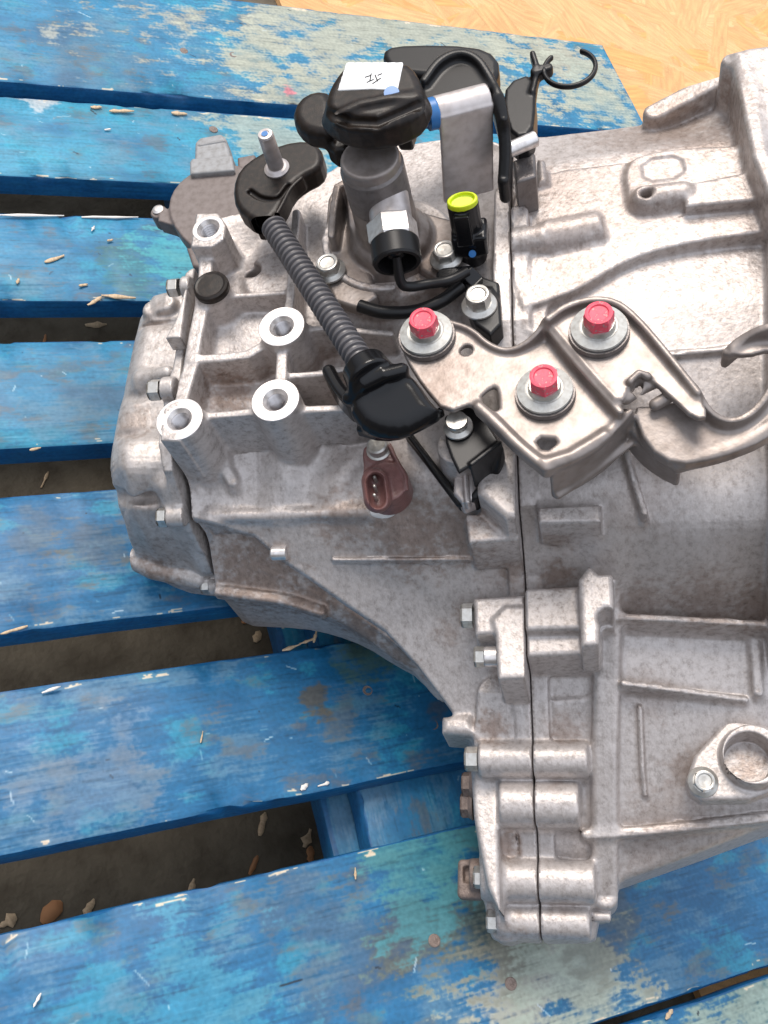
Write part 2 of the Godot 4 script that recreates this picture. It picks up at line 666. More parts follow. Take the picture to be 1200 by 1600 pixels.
func make_materials() -> void:
	var speck := grain(3, 0.016, [[0.0, Color(0.68, 0.66, 0.645)], [0.28, Color(0.82, 0.805, 0.795)], [0.42, Color(0.91, 0.902, 0.897)], [0.58, Color(0.955, 0.95, 0.948)], [1.0, Color(1, 1, 1)]], 1024, 7)
	(speck.noise as FastNoiseLite).fractal_gain = 0.78
	var soil := grain(13, 0.01, [[0.0, Color(0.7, 0.68, 0.66)], [0.5, Color(0.9, 0.9, 0.9)], [1.0, Color(1, 1, 1)]], 512, 6)
	var pits := grain(5, 0.06, [], 512, 5)
	var dusty := grain(19, 0.012, [[0.0, Color(1, 0.96, 0.92)], [0.35, Color(0.8, 0.76, 0.72)], [0.6, Color(0.62, 0.6, 0.58)], [1.0, Color(0.55, 0.54, 0.53)]], 512, 6)
	var fine := grain(9, 0.02, [[0.0, Color(0.8, 0.78, 0.76)], [0.5, Color(0.93, 0.92, 0.91)], [1.0, Color(1, 1, 1)]], 512, 5)
	mat("cast_aluminium", lin(0.59, 0.546, 0.524), 0.47, 0.42, speck, 9.0, pits, 0.022)
	mat("cover_aluminium", lin(0.59, 0.55, 0.525), 0.47, 0.42, speck, 7.0, pits, 0.018)
	mat("machined", lin(0.86, 0.83, 0.82), 0.33, 0.75, fine, 20.0)
	mat("pressed_steel", lin(0.335, 0.295, 0.275), 0.42, 0.5, fine, 9.0, pits, 0.008)
	mat("zinc", lin(0.62, 0.61, 0.58), 0.34, 0.75, fine, 25.0)
	mat("washer_zinc", lin(0.55, 0.56, 0.54), 0.45, 0.35, fine, 25.0)
	mat("lever_steel", lin(0.70, 0.65, 0.64), 0.42, 0.6, fine, 12.0)
	mat("dark_steel", lin(0.22, 0.2, 0.195), 0.4, 0.5, fine, 14.0, pits, 0.02)
	var chipped := grain(17, 0.02, [[0.0, Color(0.62, 0.58, 0.56)], [0.24, Color(0.70, 0.52, 0.52)], [0.29, Color(0.84, 0.26, 0.34)], [0.5, Color(0.87, 0.30, 0.38)], [1.0, Color(0.90, 0.34, 0.42)]], 512, 5)
	mat("red_paint", Color.WHITE, 0.5, 0.0, chipped, 30.0)
	mat("thread_steel", lin(0.62, 0.60, 0.61), 0.3, 0.85, fine, 20.0)
	mat("black_plastic", lin(0.010, 0.0095, 0.010), 0.36, 0.0, null, 30.0, pits, 0.002)
	mat("black_gloss", lin(0.008, 0.008, 0.009), 0.2, 0.0, null, 30.0, pits, 0.001)
	mat("black_coat", lin(0.030, 0.022, 0.018), 0.40, 0.0, dusty, 26.0, pits, 0.004)
	mat("conduit", lin(0.115, 0.108, 0.112), 0.36, 0.0)
	mat("grey_plastic", lin(0.20, 0.165, 0.155), 0.5, 0.0, fine, 15.0, pits, 0.002)
	mat("pale_plastic", lin(0.33, 0.335, 0.345), 0.45, 0.0, fine, 15.0)
	mat("brown_plastic", lin(0.20, 0.095, 0.088), 0.35, 0.0, fine, 18.0, pits, 0.012)
	mat("lime_plastic", lin(0.60, 0.72, 0.01), 0.4)
	mat("blue_plastic", lin(0.03, 0.16, 0.42), 0.35)
	mat("paper", lin(0.82, 0.82, 0.82), 0.6)
	mat("sealant", lin(0.72, 0.70, 0.68), 0.3)
	mat("rusty", lin(0.24, 0.185, 0.16), 0.6, 0.15, speck, 12.0, pits, 0.05)
	mat("wood_chip", lin(0.66, 0.50, 0.33), 0.8, 0.0, fine, 40.0)
	mat("white_fleck", lin(0.72, 0.68, 0.64), 0.7)
	mat("leaf_bit", lin(0.42, 0.20, 0.09), 0.8)
	mat("ink", lin(0.02, 0.02, 0.02), 0.6)
	mat("bare_wood", lin(0.19, 0.145, 0.10), 0.85, 0.0, speck, 5.0, pits, 0.05)
	mat("ground_dirt", lin(0.15, 0.125, 0.09), 0.9, 0.0, soil, 4.0, pits, 0.08)
	mat("wall_render", lin(0.10, 0.095, 0.09), 0.9, 0.0, soil, 2.0)
	mats.ground_dirt.uv1_world_triplanar = true

# ---------- the pallet
var board_noise := [noise(21, 0.012, 5), noise(22, 0.05, 4), noise(23, 0.0028, 3), noise(24, 0.11, 3), noise(25, 0.013, 6)]

# Paint of one board: worn blue over grey-green wood, greener or barer round the given spots [x, z, radius, colour, strength] (m).
func board_paint(x0: float, x1: float, z0: float, z1: float, thick: float, seed_: int, spots: Array, tone: Color) -> ImageTexture:
	var w := int((x1 - x0) * 1000.0)
	var wz := int((z1 - z0) * 1000.0)
	var t := int(thick * 1000.0)
	var h := wz + 2 * t
	var data := PackedByteArray()
	data.resize(w * h * 3)
	var big: FastNoiseLite = board_noise[0]; var mid: FastNoiseLite = board_noise[1]; var fibre: FastNoiseLite = board_noise[3]; var blot: FastNoiseLite = board_noise[4]
	var off := seed_ * 517.0
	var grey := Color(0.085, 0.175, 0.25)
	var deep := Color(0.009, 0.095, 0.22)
	var cyan := Color(0.022, 0.27, 0.37)
	var grime := Color(0.075, 0.068, 0.062)
	var wood := Color(0.60, 0.49, 0.36)
	var at := 0
	for j in h:
		var edge := minf(absf(j - t), absf(j - t - wz))
		var side := j < t or j > t + wz
		for i in w:
			var n0 := big.get_noise_2d(i * 0.9 + off, j * 1.4)
			var n1 := mid.get_noise_2d(i * 0.7 + off, j * 1.2 + 90.0)
			var nf := fibre.get_noise_2d(i * 0.14 + off, j * 2.6)
			var ns := fibre.get_noise_2d(i * 2.1 + off, j * 2.3)
			var c := tone
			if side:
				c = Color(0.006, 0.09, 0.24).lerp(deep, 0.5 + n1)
			else:
				c = c.lerp(deep, smoothstep(0.0, 0.5, n0 + nf * 0.25 + ns * 0.15) * 0.6)
				c = c.lerp(cyan, smoothstep(0.12, 0.5, -n0 + n1 * 0.4 + ns * 0.15) * 0.5)
				var n4 := blot.get_noise_2d(i + off * 1.7, j * 1.4 + 40.0)
				c = c.lerp(grey, smoothstep(0.0, 0.5, n4 + nf * 0.4 + n1 * 0.4 + ns * 0.2) * 0.6)
				var n5 := blot.get_noise_2d(i * 1.1 + off * 0.6 + 4000.0, j * 1.7)
				c = c.lerp(grime, smoothstep(0.15, 0.6, n5 + n1 * 0.5 + nf * 0.3 + ns * 0.25) * 0.55)
				for s in spots:
					var d: float = Vector2(x0 + i * 0.001 - s[0], z0 + (j - t) * 0.001 - s[1]).length() / s[2]
					if d < 1.5:
						c = c.lerp(s[3], smoothstep(0.0, 0.5, (1.0 - d) + n0 * 0.9 + n1 * 0.7 + nf * 0.3 + ns * 0.3) * s[4])
				if edge < 5.0 and n1 + nf * 0.5 > 0.36 + edge * 0.06:
					c = wood.lerp(c, 0.15)
			var k := 1.0 + nf * 0.24 + n1 * 0.2 + ns * 0.26
			if not side and nf < -0.5: k *= 0.82
			c = Color(c.r * k, c.g * k, c.b * k).linear_to_srgb()
			data[at] = clampi(int(c.r * 255.0), 0, 255); data[at + 1] = clampi(int(c.g * 255.0), 0, 255); data[at + 2] = clampi(int(c.b * 255.0), 0, 255)
			at += 3
	# scratches and scuffs
	var rng := RandomNumberGenerator.new()
	rng.seed = 900 + seed_
	for k in int(w * 0.055):
		var x := rng.randf() * w
		var y := t + rng.randf() * wz
		var a := rng.randfn(1.2, 0.5) if rng.randf() < 0.6 else rng.randfn(0.0, 0.3)
		var l := rng.randf_range(2.0, 16.0) * rng.randf()
		var bright := rng.randf_range(0.15, 0.6)
		var sc := Color(0.72, 0.78, 0.82) if rng.randf() < 0.75 else Color(0.05, 0.08, 0.12)
		for s in int(l * 2.0) + 1:
			var xx := int(x + cos(a) * s * 0.5)
			var yy := int(y + sin(a) * s * 0.5)
			if xx < 0 or yy < t or xx >= w or yy >= t + wz: continue
			var o := (yy * w + xx) * 3
			data[o] = int(lerpf(data[o], sc.r * 255.0, bright)); data[o + 1] = int(lerpf(data[o + 1], sc.g * 255.0, bright)); data[o + 2] = int(lerpf(data[o + 2], sc.b * 255.0, bright))
	return ImageTexture.create_from_image(Image.create_from_data(w, h, false, Image.FORMAT_RGB8, data))

func board_mesh(x0: float, x1: float, z0: float, z1: float, y: float, thick: float, seed_: int) -> ArrayMesh:
	var st := SurfaceTool.new()
	st.begin(Mesh.PRIMITIVE_TRIANGLES)
	var n := noise(seed_ + 60, 9.0, 3)
	var w := z1 - z0
	var r := 0.003
	var tot := w + 2 * thick
	# section: back foot, back top, top, front top, front foot: (z, y, v)
	var sec := [[z0, -thick, 0.0], [z0, -r, thick - r], [z0 + r * 0.35, -r * 0.3, thick - r * 0.4], [z0 + r, 0.0, thick + r * 0.5], [z0 + w * 0.3, 0.0, thick + w * 0.3], [z0 + w * 0.65, 0.0, thick + w * 0.65], [z1 - r, 0.0, thick + w - r * 0.5], [z1 - r * 0.35, -r * 0.3, thick + w + r * 0.4], [z1, -r, thick + w + r], [z1, -thick, tot]]
	var steps := int((x1 - x0) / 0.008)
	for i in steps:
		for j in sec.size() - 1:
			var v := []
			for q in [[i, j], [i + 1, j], [i + 1, j + 1], [i, j + 1]]:
				var x := lerpf(x0, x1, float(q[0]) / steps)
				var s: Array = sec[q[1]]
				var wob := n.get_noise_2d(x, s[0] * 3.0) * 0.0016
				var dent := maxf(0.0, n.get_noise_2d(x * 5.0, s[0] * 20.0) - 0.25) * 0.008 if (q[1] in [1, 2, 3, 6, 7, 8]) else 0.0
				var inward := dent * (1.0 if s[0] < (z0 + z1) * 0.5 else -1.0)
				v.append([Vector3(x, y + s[1] + wob - dent * 0.5, s[0] + wob * 0.8 + inward), Vector2((x - x0) / (x1 - x0), s[2] / tot)])
			for k in [0, 1, 2, 0, 2, 3]:
				st.set_smooth_group(1 if j in [2, 3, 4, 5, 6] else (2 if j < 2 else 3))
				st.set_uv(v[k][1])
				st.set_color(Color.WHITE)
				st.add_vertex(v[k][0])
	for e in [0, 1]:   # ends
		var x: float = [x0, x1][e]
		var v := [Vector3(x, y, z0 + r), Vector3(x, y, z1 - r), Vector3(x, y - thick, z1), Vector3(x, y - thick, z0)]
		for k in ([0, 2, 1, 0, 3, 2] if e == 1 else [0, 1, 2, 0, 2, 3]):
			st.set_smooth_group(4 + e)
			st.set_uv(Vector2(e, 0.02))
			st.set_color(Color.WHITE)
			st.add_vertex(v[k])
	st.generate_normals()
	st.index()
	return st.commit()

func board(parent: Node, called: String, x0: float, x1: float, z0: float, z1: float, y: float, thick: float, seed_: int, spots: Array, tone: Color) -> MeshInstance3D:
	var m := StandardMaterial3D.new()
	m.resource_name = "worn blue paint"
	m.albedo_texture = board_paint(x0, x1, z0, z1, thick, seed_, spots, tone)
	m.roughness = 0.42
	m.heightmap_enabled = true
	m.heightmap_texture = wood_relief
	m.heightmap_scale = 0.07
	m.texture_repeat = true
	return obj(called, board_mesh(x0, x1, z0, z1, y, thick, seed_), m, parent)

var wood_relief: NoiseTexture2D

func make_pallet() -> void:
	wood_relief = NoiseTexture2D.new()
	wood_relief.width = 256; wood_relief.height = 256; wood_relief.seamless = true
	wood_relief.noise = noise(31, 0.03, 5)
	var p := node("pallet")
	tag(p, "worn blue painted wooden pallet under the gearbox", "pallet")
	var sage := Color(0.29, 0.34, 0.29)
	var olive := Color(0.36, 0.35, 0.27)
	var mud := Color(0.085, 0.08, 0.065)
	var sea := Color(0.10, 0.20, 0.19)
	var pale := Color(0.026, 0.195, 0.345)
	var blue := Color(0.012, 0.128, 0.275)
	var list := [
		[-0.965, -0.812, 1, [[0.36, -0.88, 0.055, sage, 0.85], [0.40, -0.83, 0.05, sage, 0.7], [0.74, -0.93, 0.09, olive, 0.95], [0.77, -0.87, 0.06, sage, 0.8], [0.55, -0.97, 0.2, sage, 0.9], [0.2, -0.85, 0.06, mud, 0.25], [0.5, -0.985, 0.25, olive, 0.6], [0.385, -0.832, 0.008, Color(0.6, 0.16, 0.2), 0.8]], pale],
		[-0.795, -0.698, 2, [[0.36, -0.76, 0.07, sage, 0.8], [0.31, -0.71, 0.03, sea, 0.5], [0.14, -0.795, 0.02, Color(0.6, 0.55, 0.5), 0.5]], Color(0.032, 0.245, 0.38)],
		[-0.658, -0.565, 3, [[0.19, -0.60, 0.03, Color(0.03, 0.14, 0.16), 0.7], [0.23, -0.61, 0.04, Color(0.05, 0.32, 0.36), 0.7]], pale],
		[-0.527, -0.430, 4, [[0.14, -0.47, 0.03, mud, 0.3]], pale],
		[-0.392, -0.288, 5, [[0.12, -0.34, 0.025, mud, 0.45], [0.08, -0.36, 0.02, mud, 0.4], [0.3, -0.34, 0.1, blue, 0.6]], blue],
		[-0.250, -0.147, 6, [[0.25, -0.21, 0.014, mud, 0.9], [0.27, -0.195, 0.02, mud, 0.5], [0.30, -0.245, 0.03, Color(0.05, 0.11, 0.085), 0.7], [0.43, -0.19, 0.05, sea, 0.7], [0.09, -0.17, 0.05, Color(0.12, 0.19, 0.27), 0.5]], blue],
		[-0.105, 0.037, 7, [[0.35, -0.06, 0.08, sea, 0.9], [0.36, 0.0, 0.07, olive, 0.8], [0.33, -0.04, 0.05, mud, 0.6], [0.38, 0.02, 0.05, sage, 0.7], [0.42, -0.02, 0.04, mud, 0.55], [0.28, -0.05, 0.03, mud, 0.6], [0.22, -0.06, 0.05, mud, 0.35], [0.13, -0.02, 0.06, Color(0.03, 0.24, 0.36), 0.6], [0.30, -0.09, 0.05, Color(0.04, 0.19, 0.23), 0.8]], blue],
		[0.042, 0.150, 8, [[0.55, 0.07, 0.12, sea, 0.9], [0.5, 0.1, 0.08, sage, 0.6]], blue],
	]
	for b in list:
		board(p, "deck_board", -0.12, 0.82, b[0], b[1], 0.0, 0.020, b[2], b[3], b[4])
	# nail heads over the cross boards
	var nail := lathe([Vector2(0.0042, -0.001), Vector2(0.0042, 0.0006), Vector2(0.0036, 0.0010), Vector2(0, 0.0008)], 14)
	for b in list:
		for e in [0.295, 0.345]:
			var q: float = absf(sin(e * 91.0 + b[2] * 7.0))
			obj("nail", nail, mats.rusty, p, Transform3D(Basis.IDENTITY, Vector3(e - 0.012 * q, -0.0006, lerpf(b[0], b[1], 0.25 + 0.5 * q))))
	# cross boards below the deck, two layers with blocks under them
	for e in [[0.272, 0.372, 11], [0.722, 0.818, 12]]:
		var tex := board_paint(-0.15, 0.965, e[0], e[1], 0.02, e[2], [], Color(0.02, 0.17, 0.33))
		for layer in 2:
			var m := StandardMaterial3D.new()
			m.resource_name = "worn blue paint"
			m.albedo_texture = tex
			m.roughness = 0.5
			var wide := 0.020 if layer == 1 else 0.0
			var mesh := board_mesh(-0.15, 0.965, e[0] - wide, e[1], -0.0215 - 0.0215 * layer, 0.020, e[2] + layer)
			# swung round so that it runs across the deck boards
			var o := obj("cross_board", mesh, m, p)
			o.transform = Transform3D(Basis(Vector3(0, 0, -1), Vector3.UP, Vector3(1, 0, 0)), Vector3.ZERO)
		for z in [-0.93, -0.45, 0.02]:
			var bm := BoxMesh.new()
			bm.size = Vector3(0.09, 0.075, 0.14)
			obj("block", bm, mats.bare_wood, p, Transform3D(Basis.IDENTITY, Vector3((e[0] + e[1]) * 0.5 + 0.004, -0.102, z)))

# A splinter: a thin uneven sliver lying flat.
func splinter(at: Vector3, length: float, width: float, turn: float, seed_: int, m: Material, label: String, category: String, group: String, called := "wood_splinter") -> void:
	var rng := RandomNumberGenerator.new()
	rng.seed = seed_
	var top := []
	var n := 5
	for i in n + 1:
		var x := lerpf(-0.5, 0.5, float(i) / n) * length
		var w := width * 0.5 * sin(lerpf(0.35, PI - 0.3, float(i) / n)) * rng.randf_range(0.45, 1.3)
		var lift := rng.randf_range(0.0005, 0.0013)
		top.append([Vector3(x, lift, -w + rng.randf_range(-0.1, 0.1) * width), Vector3(x, lift * 0.8, w)])
	var st := SurfaceTool.new()
	st.begin(Mesh.PRIMITIVE_TRIANGLES)
	var put := func(v: Array): for q in v: st.add_vertex(q)
	for i in n:
		var a: Vector3 = top[i][0]; var b: Vector3 = top[i][1]; var c: Vector3 = top[i + 1][1]; var d: Vector3 = top[i + 1][0]
		put.call([a, d, c, a, c, b])
		for e in [[a, d], [c, b]]:
			var p: Vector3 = e[0]; var q: Vector3 = e[1]
			var p0 := Vector3(p.x, 0.0, p.z); var q0 := Vector3(q.x, 0.0, q.z)
			put.call([p, p0, q0, p, q0, q])
	st.generate_normals()
	var mesh := st.commit()
	var o := obj(called, mesh, m, self, Transform3D(Basis(Vector3.UP, turn), at))
	tag(o, label, category, group)

func make_osb() -> void:
	const N := 640
	var im := Image.create(N, N, false, Image.FORMAT_RGB8)
	im.fill(Color(0.80, 0.62, 0.42))
	var rng := RandomNumberGenerator.new()
	rng.seed = 5
	var n := noise(44, 0.05, 3)
	for i in 640:
		var c := Vector2(rng.randf() * N, rng.randf() * N)
		var a := rng.randf() * PI
		var l := rng.randf_range(34, 80)
		var w := rng.randf_range(10, 24)
		var v := 0.3 + 0.4 * rng.randf()
		var base := Color(0.77, 0.57, 0.36).lerp(Color(0.88, 0.72, 0.53), v)
		if rng.randf() < 0.15: base = Color(0.83, 0.62, 0.38)
		var u := Vector2.from_angle(a)
		var p := Vector2(-u.y, u.x)
		for s in range(-int(l), int(l)):
			for t in range(-int(w), int(w)):
				if absf(s) + 6.0 * n.get_noise_2d(t * 3.0 + i * 50, 0) > l - 4.0: continue
				var q := c + u * s * 1.0 + p * t
				var g := 1.0 + 0.13 * n.get_noise_2d(s * 0.4 + i * 31, t * 3.5)
				if absf(t) > w - 1.5: g *= 0.95
				im.set_pixel(posmod(int(q.x), N), posmod(int(q.y), N), Color(base.r * g, base.g * g, base.b * g))
	var m := StandardMaterial3D.new()
	m.resource_name = "oriented strand board"
	m.albedo_texture = ImageTexture.create_from_image(im)
	m.uv1_triplanar = true
	m.uv1_scale = Vector3.ONE * 1.3
	m.roughness = 0.75
	m.heightmap_enabled = true
	m.heightmap_texture = m.albedo_texture
	m.heightmap_scale = 0.12
	var b := BoxMesh.new()
	b.size = Vector3(2.6, 0.009, 3.4)
	var o := obj("chipboard_sheet", b, m, self, Transform3D(Basis(Vector3.UP, 0.06), Vector3(1.80, -0.1455, -1.1)))
	tag(o, "tan oriented strand board sheet beyond the right end of the pallet", "chipboard")

# ---------- the gearbox
var seam_x := 72.0
var cover_x := -134.0
var bosses := [[430, 625, 0], [440, 510, 0], [280, 655, 0], [325, 357, 2]]
# Clamp bosses lying across the parting plane: left end, right end, radius (mm).
var clamps := [
	[[748, 1186, -152], [919, 1184, -152], 10.0],
	[[781, 1256, -164], [905, 1254, -164], 13.0],
	[[752, 1374, -191], [930, 1372, -191], 12.0],
	[[776, 1437, -208], [922, 1437, -208], 10.0],
]

func skin(points: Array, wall: float, soft := 2) -> CastSkin:
	return CastSkin.new(line3(points), wall, soft)

func shared_clamps() -> Array:
	var r := []
	for c in clamps:
		var a := s3(c[0])
		var b := s3(c[1])
		b = Vector3(b.x, a.y, a.z)
		r.append(drum(a, b, c[2], c[2], 5.0, 0, 2.0))
		# the web that carries it down into the wall
		r.append(with(Block.new((a + b) * 0.5 - Vector3(0, 14, 0), Basis.IDENTITY, Vector3((b.x - a.x) * 0.5 - 1.0, 14, c[2] - 0.5), 2.0), 4.0))
	return r

func stain(px: float, py: float, h: float, r: float, w: float) -> Array:
	return [spot(px, py, h), r, w]

func make_main_case(parent: Node) -> void:
	var top := skin([
		[300, 330, -22], [345, 345, -22], [400, 330, -24], [470, 300, -28], [560, 240, -34], [700, 220, -36], [800, 240, -20], [830, 330, 0],
		[330, 420, -28], [390, 400, -34], [400, 440, -26], [350, 500, -28], [400, 520, -30], [440, 440, -26],
		[290, 500, -22], [285, 560, -22], [265, 620, -22],
		[350, 600, -36], [410, 590, -37], [330, 630, -37], [400, 635, -38],
		[500, 450, -32], [560, 440, -24], [640, 430, -18], [700, 420, -14], [780, 420, -8], [800, 500, -10],
		[490, 540, -38], [520, 600, -44], [600, 560, -30], [660, 560, -26], [740, 560, -20], [790, 600, -26],
		[330, 690, -46], [400, 680, -46], [480, 680, -47], [540, 690, -47], [600, 680, -44], [680, 690, -40], [760, 690, -40], [810, 690, -38],
		[360, 745, -52], [450, 745, -50], [540, 740, -49], [640, 750, -47], [720, 750, -46], [800, 755, -46],
		[340, 775, -60], [400, 772, -60], [480, 768, -60], [550, 766, -59], [640, 775, -55], [720, 785, -54], [810, 790, -54],
		[330, 795, -62], [420, 800, -62], [520, 798, -62], [560, 800, -61],
		[300, 760, -54], [290, 700, -44],
		[420, 830, -72], [520, 830, -73], [620, 830, -70], [720, 830, -70], [810, 840, -73],
		[430, 862, -84], [520, 872, -87], [650, 872, -86], [790, 872, -86],
		[480, 900, -95], [560, 900, -97], [650, 920, -103], [740, 910, -99], [822, 900, -98],
		[540, 945, -110], [600, 985, -121], [690, 960, -115], [760, 990, -122], [828, 1000, -128],
		[650, 1040, -134], [700, 1110, -150], [735, 1150, -158], [780, 1060, -140], [832, 1100, -146],
		[760, 1170, -160], [835, 1170, -160], [765, 1290, -184], [840, 1290, -184], [775, 1440, -217], [847, 1440, -217], [860, 1500, -230],
	], 8.0, 2)
	top.k = 0.0
	top.solid_until = 25.0
	var outline := plate([[345, 338, -22], [400, 325, -24], [470, 297, -28], [560, 235, -34], [700, 215, -36], [800, 230, -20], [860, 330, 0], [900, 900, -98], [900, 1475, -225], [770, 1468, -225], [757, 1330, -193],
		[735, 1150, -158], [701, 1105, -150], [652, 1040, -134], [601, 985, -121], [541, 945, -110], [481, 902, -95], [430, 868, -84], [395, 835, -74], [345, 822, -68], [296, 815, -68], [255, 735, -40], [240, 640, -22], [270, 540, -22], [288, 440, -22], [300, 345, -22]], 30.0, 330.0, 1.5, 2, 1.5)
	var list: Array = [top, outline]
	# solid foot below the left part, down to the bench side
	var under := soft_plate([[300, 830, -125], [400, 800, -130], [520, 830, -140], [640, 920, -150], [705, 1060, -170], [694, 1112, -172], [652, 1050, -162], [606, 1020, -152], [556, 984, -144], [500, 958, -136], [440, 940, -128], [332, 930, -120], [302, 880, -120]], -100.0, 90.0, 1.5, 0, 5.0) as Slab
	var ua := s3([340, 900, -112])
	var ub := s3([640, 1015, -152])
	under.gz = (ub.y - ua.y) / (ub.z - ua.z)
	under.top = ua.y - under.gz * ua.z
	under.bottom = -182.0
	list.append(under)
	list.append(soft_fin([[376, 876, -108], [430, 892, -112], [500, 926, -124], [580, 972, -138], [642, 1022, -150]], 1.8, 12.0, 3.0, 0, 1.2))
	list.append(soft_fin([[322, 918, -114], [400, 929, -117], [445, 934, -120], [500, 952, -127]], 4.0, 10.0, 3.0, 0, 2.0))
	# perimeter wall along the cover
	list.append(fin([[322, 380, -8], [318, 460, -9], [305, 520, -10], [297, 570, -11], [285, 610, -12], [278, 640, -10]], 5.0, 34.0, 4.0, 0, 2.5))
	list.append(fin([[268, 690, -30], [282, 740, -42], [300, 790, -63]], 8.0, 30.0, 5.0, 0, 3.0))
	list.append(fin([[302, 800, -68], [318, 836, -88], [334, 868, -106], [348, 900, -122]], 6.0, 60.0, 2.0, 0, 1.5))
	# ribs between the bosses
	list.append(fin([[350, 462, -12], [400, 459, -13], [452, 455, -13]], 2.0, 24.0, 3.0))
	list.append(fin([[462, 330, -12], [458, 400, -12], [452, 470, -9], [446, 500, -6]], 3.0, 26.0, 3.0))
	list.append(fin([[300, 561, -11], [345, 558, -11], [385, 553, -11], [408, 540, -11], [428, 524, -8]], 3.2, 30.0, 3.5))
	list.append(fin([[441, 530, -5], [438, 600, -5]], 3.6, 40.0, 3.0))
	list.append(fin([[300, 651, -6], [400, 642, -6]], 2.6, 42.0, 3.0))
	list.append(fin([[455, 586, -7], [500, 582, -8], [540, 575, -10]], 2.2, 36.0, 3.0))
	list.append(fin([[455, 515, -7], [505, 511, -9], [610, 520, -8]], 2.2, 30.0, 3.0))
	list.append(fin([[455, 640, -7], [540, 636, -9], [580, 634, -12]], 2.6, 38.0, 3.0))
	# shoulder that runs down to the skirt
	list.append(fin([[345, 705, -40], [350, 730, -46], [362, 750, -50]], 4.0, 22.0, 6.0, 0, 3.0))
	list.append(rod([[330, 806, -64], [420, 806, -65], [520, 802, -64], [575, 800, -63]], 3.0, 6.0))
	list.append(fin([[520, 873, -84.5], [650, 873, -83.5], [780, 872, -84]], 1.3, 6.0, 1.0))
	# bosses
	for b in bosses.slice(0, 3):
		list.append(post(b, 14.4, 15.6, 75.0, 4.0))
	list.append(plate([[294, 333, 2], [340, 331, 2], [353, 350, 2], [350, 372, 2], [330, 386, 2], [290, 386, 2]], 2.0, 50.0, 4.0, 0, 1.0))
	list.append(plate([[250, 640, 0], [280, 624, 0], [280, 690, 0], [246, 688, 0]], 0.0, 46.0, 2.0, 0, 1.0))
	list.append(post([332, 452, -6], 11.0, 12.5, 40.0, 5.0))
	# round pad behind the plug, an oil hole
	list.append(post([430, 430, -22], 22.0, 24.0, 20.0, 4.0, 0, 3.0))
	list.append(post([386, 405, -12], 6.0, 6.0, 40.0, 2.0, 1))
	# selector opening: raised lip round the tower
	var c := spot(615, 385, -10)
	list.append(with(Ring.new(c + Vector3(0, 12, 0), 41.0, 2.6, 40.0, 1.5, PI), 3.0))
	list.append(with(Ring.new(c + Vector3(0, 12, 0), 41.0, 2.6, 40.0, -PI, -2.0), 3.0))
	list.append(post([615, 385, -6], 40.0, 44.0, 30.0, 5.0, 0, 3.0))
	list.append(post([516, 428, -2], 9.0, 11.0, 30.0, 4.0))
	list.append(post([697, 415, -2], 9.0, 11.0, 30.0, 4.0))
	list.append(post([750, 478, -4], 11.0, 12.0, 30.0, 4.0))
	list.append(post([715, 695, -18], 12.0, 13.0, 30.0, 5.0))
	list.append(plate([[745, 660, -26], [850, 660, -26], [860, 800, -26], [790, 810, -26], [745, 770, -26]], -26.0, 50.0, 6.0, 0, 4.0))
	# flange along the parting plane
	list.append(fin([[792, 300, 4], [790, 420, -2], [792, 500, -4], [800, 640, -24], [800, 790, -47], [812, 840, -68], [815, 900, -92], [820, 1000, -121], [822, 1100, -139], [825, 1170, -153], [830, 1290, -176], [836, 1440, -209]], 8.0, 30.0, 4.0, 0, 2.0))
	list.append(fin([[775, 1085, -138], [770, 1160, -152], [775, 1290, -178], [790, 1440, -209]], 12.0, 30.0, 3.0, 0, 2.0))
	list.append(plate([[726, 802, -50], [818, 800, -50], [818, 842, -50], [732, 848, -50]], -50.0, 40.0, 3.0, 0, 2.0))
	list.append(plate([[739, 934, -92], [850, 926, -92], [850, 985, -92], [742, 992, -92]], -92.0, 40.0, 3.0, 0, 2.5))
	list.append(plate([[768, 972, -94], [790, 950, -94], [850, 950, -94], [850, 1074, -108], [782, 1076, -108], [778, 1040, -100], [776, 1000, -100]], -90.0, 50.0, 2.0, 0, 2.5))
	list.append(plate([[690, 1120, -150], [735, 1116, -150], [745, 1150, -150], [690, 1146, -150]], -148.0, 40.0, 4.0, 0, 5.0))
	list.append(plate([[735, 1160, -166], [775, 1160, -166], [790, 1440, -200], [770, 1400, -200], [745, 1285, -185]], -165.0, 60.0, 4.0, 0, 3.0))
	list.append_array(shared_clamps())
	for b in bosses:
		var q := s3(b)
		list.append(with(Cone.new(q + Vector3(0, 4, 0), q - Vector3(0, 34, 0), 8.3, 6.4, 0.3), 0.0, 1))
	list.append(half_x(seam_x - 0.22, true))
	list.append(with(Block.new(Vector3(cover_x + 900.4, 0, 0), Basis.IDENTITY, Vector3.ONE * 900.0, 0.6), 0.0, 2))
	# boss 1 and the corner boss overhang the cover, so they follow the cut
	for b in [bosses[2]]:
		list.append(post(b, 14.4, 15.4, 50.0, 0.0))
		var q := s3(b)
		list.append(with(Cone.new(q + Vector3(0, 4, 0), q - Vector3(0, 34, 0), 8.3, 6.4, 0.3), 0.0, 1))
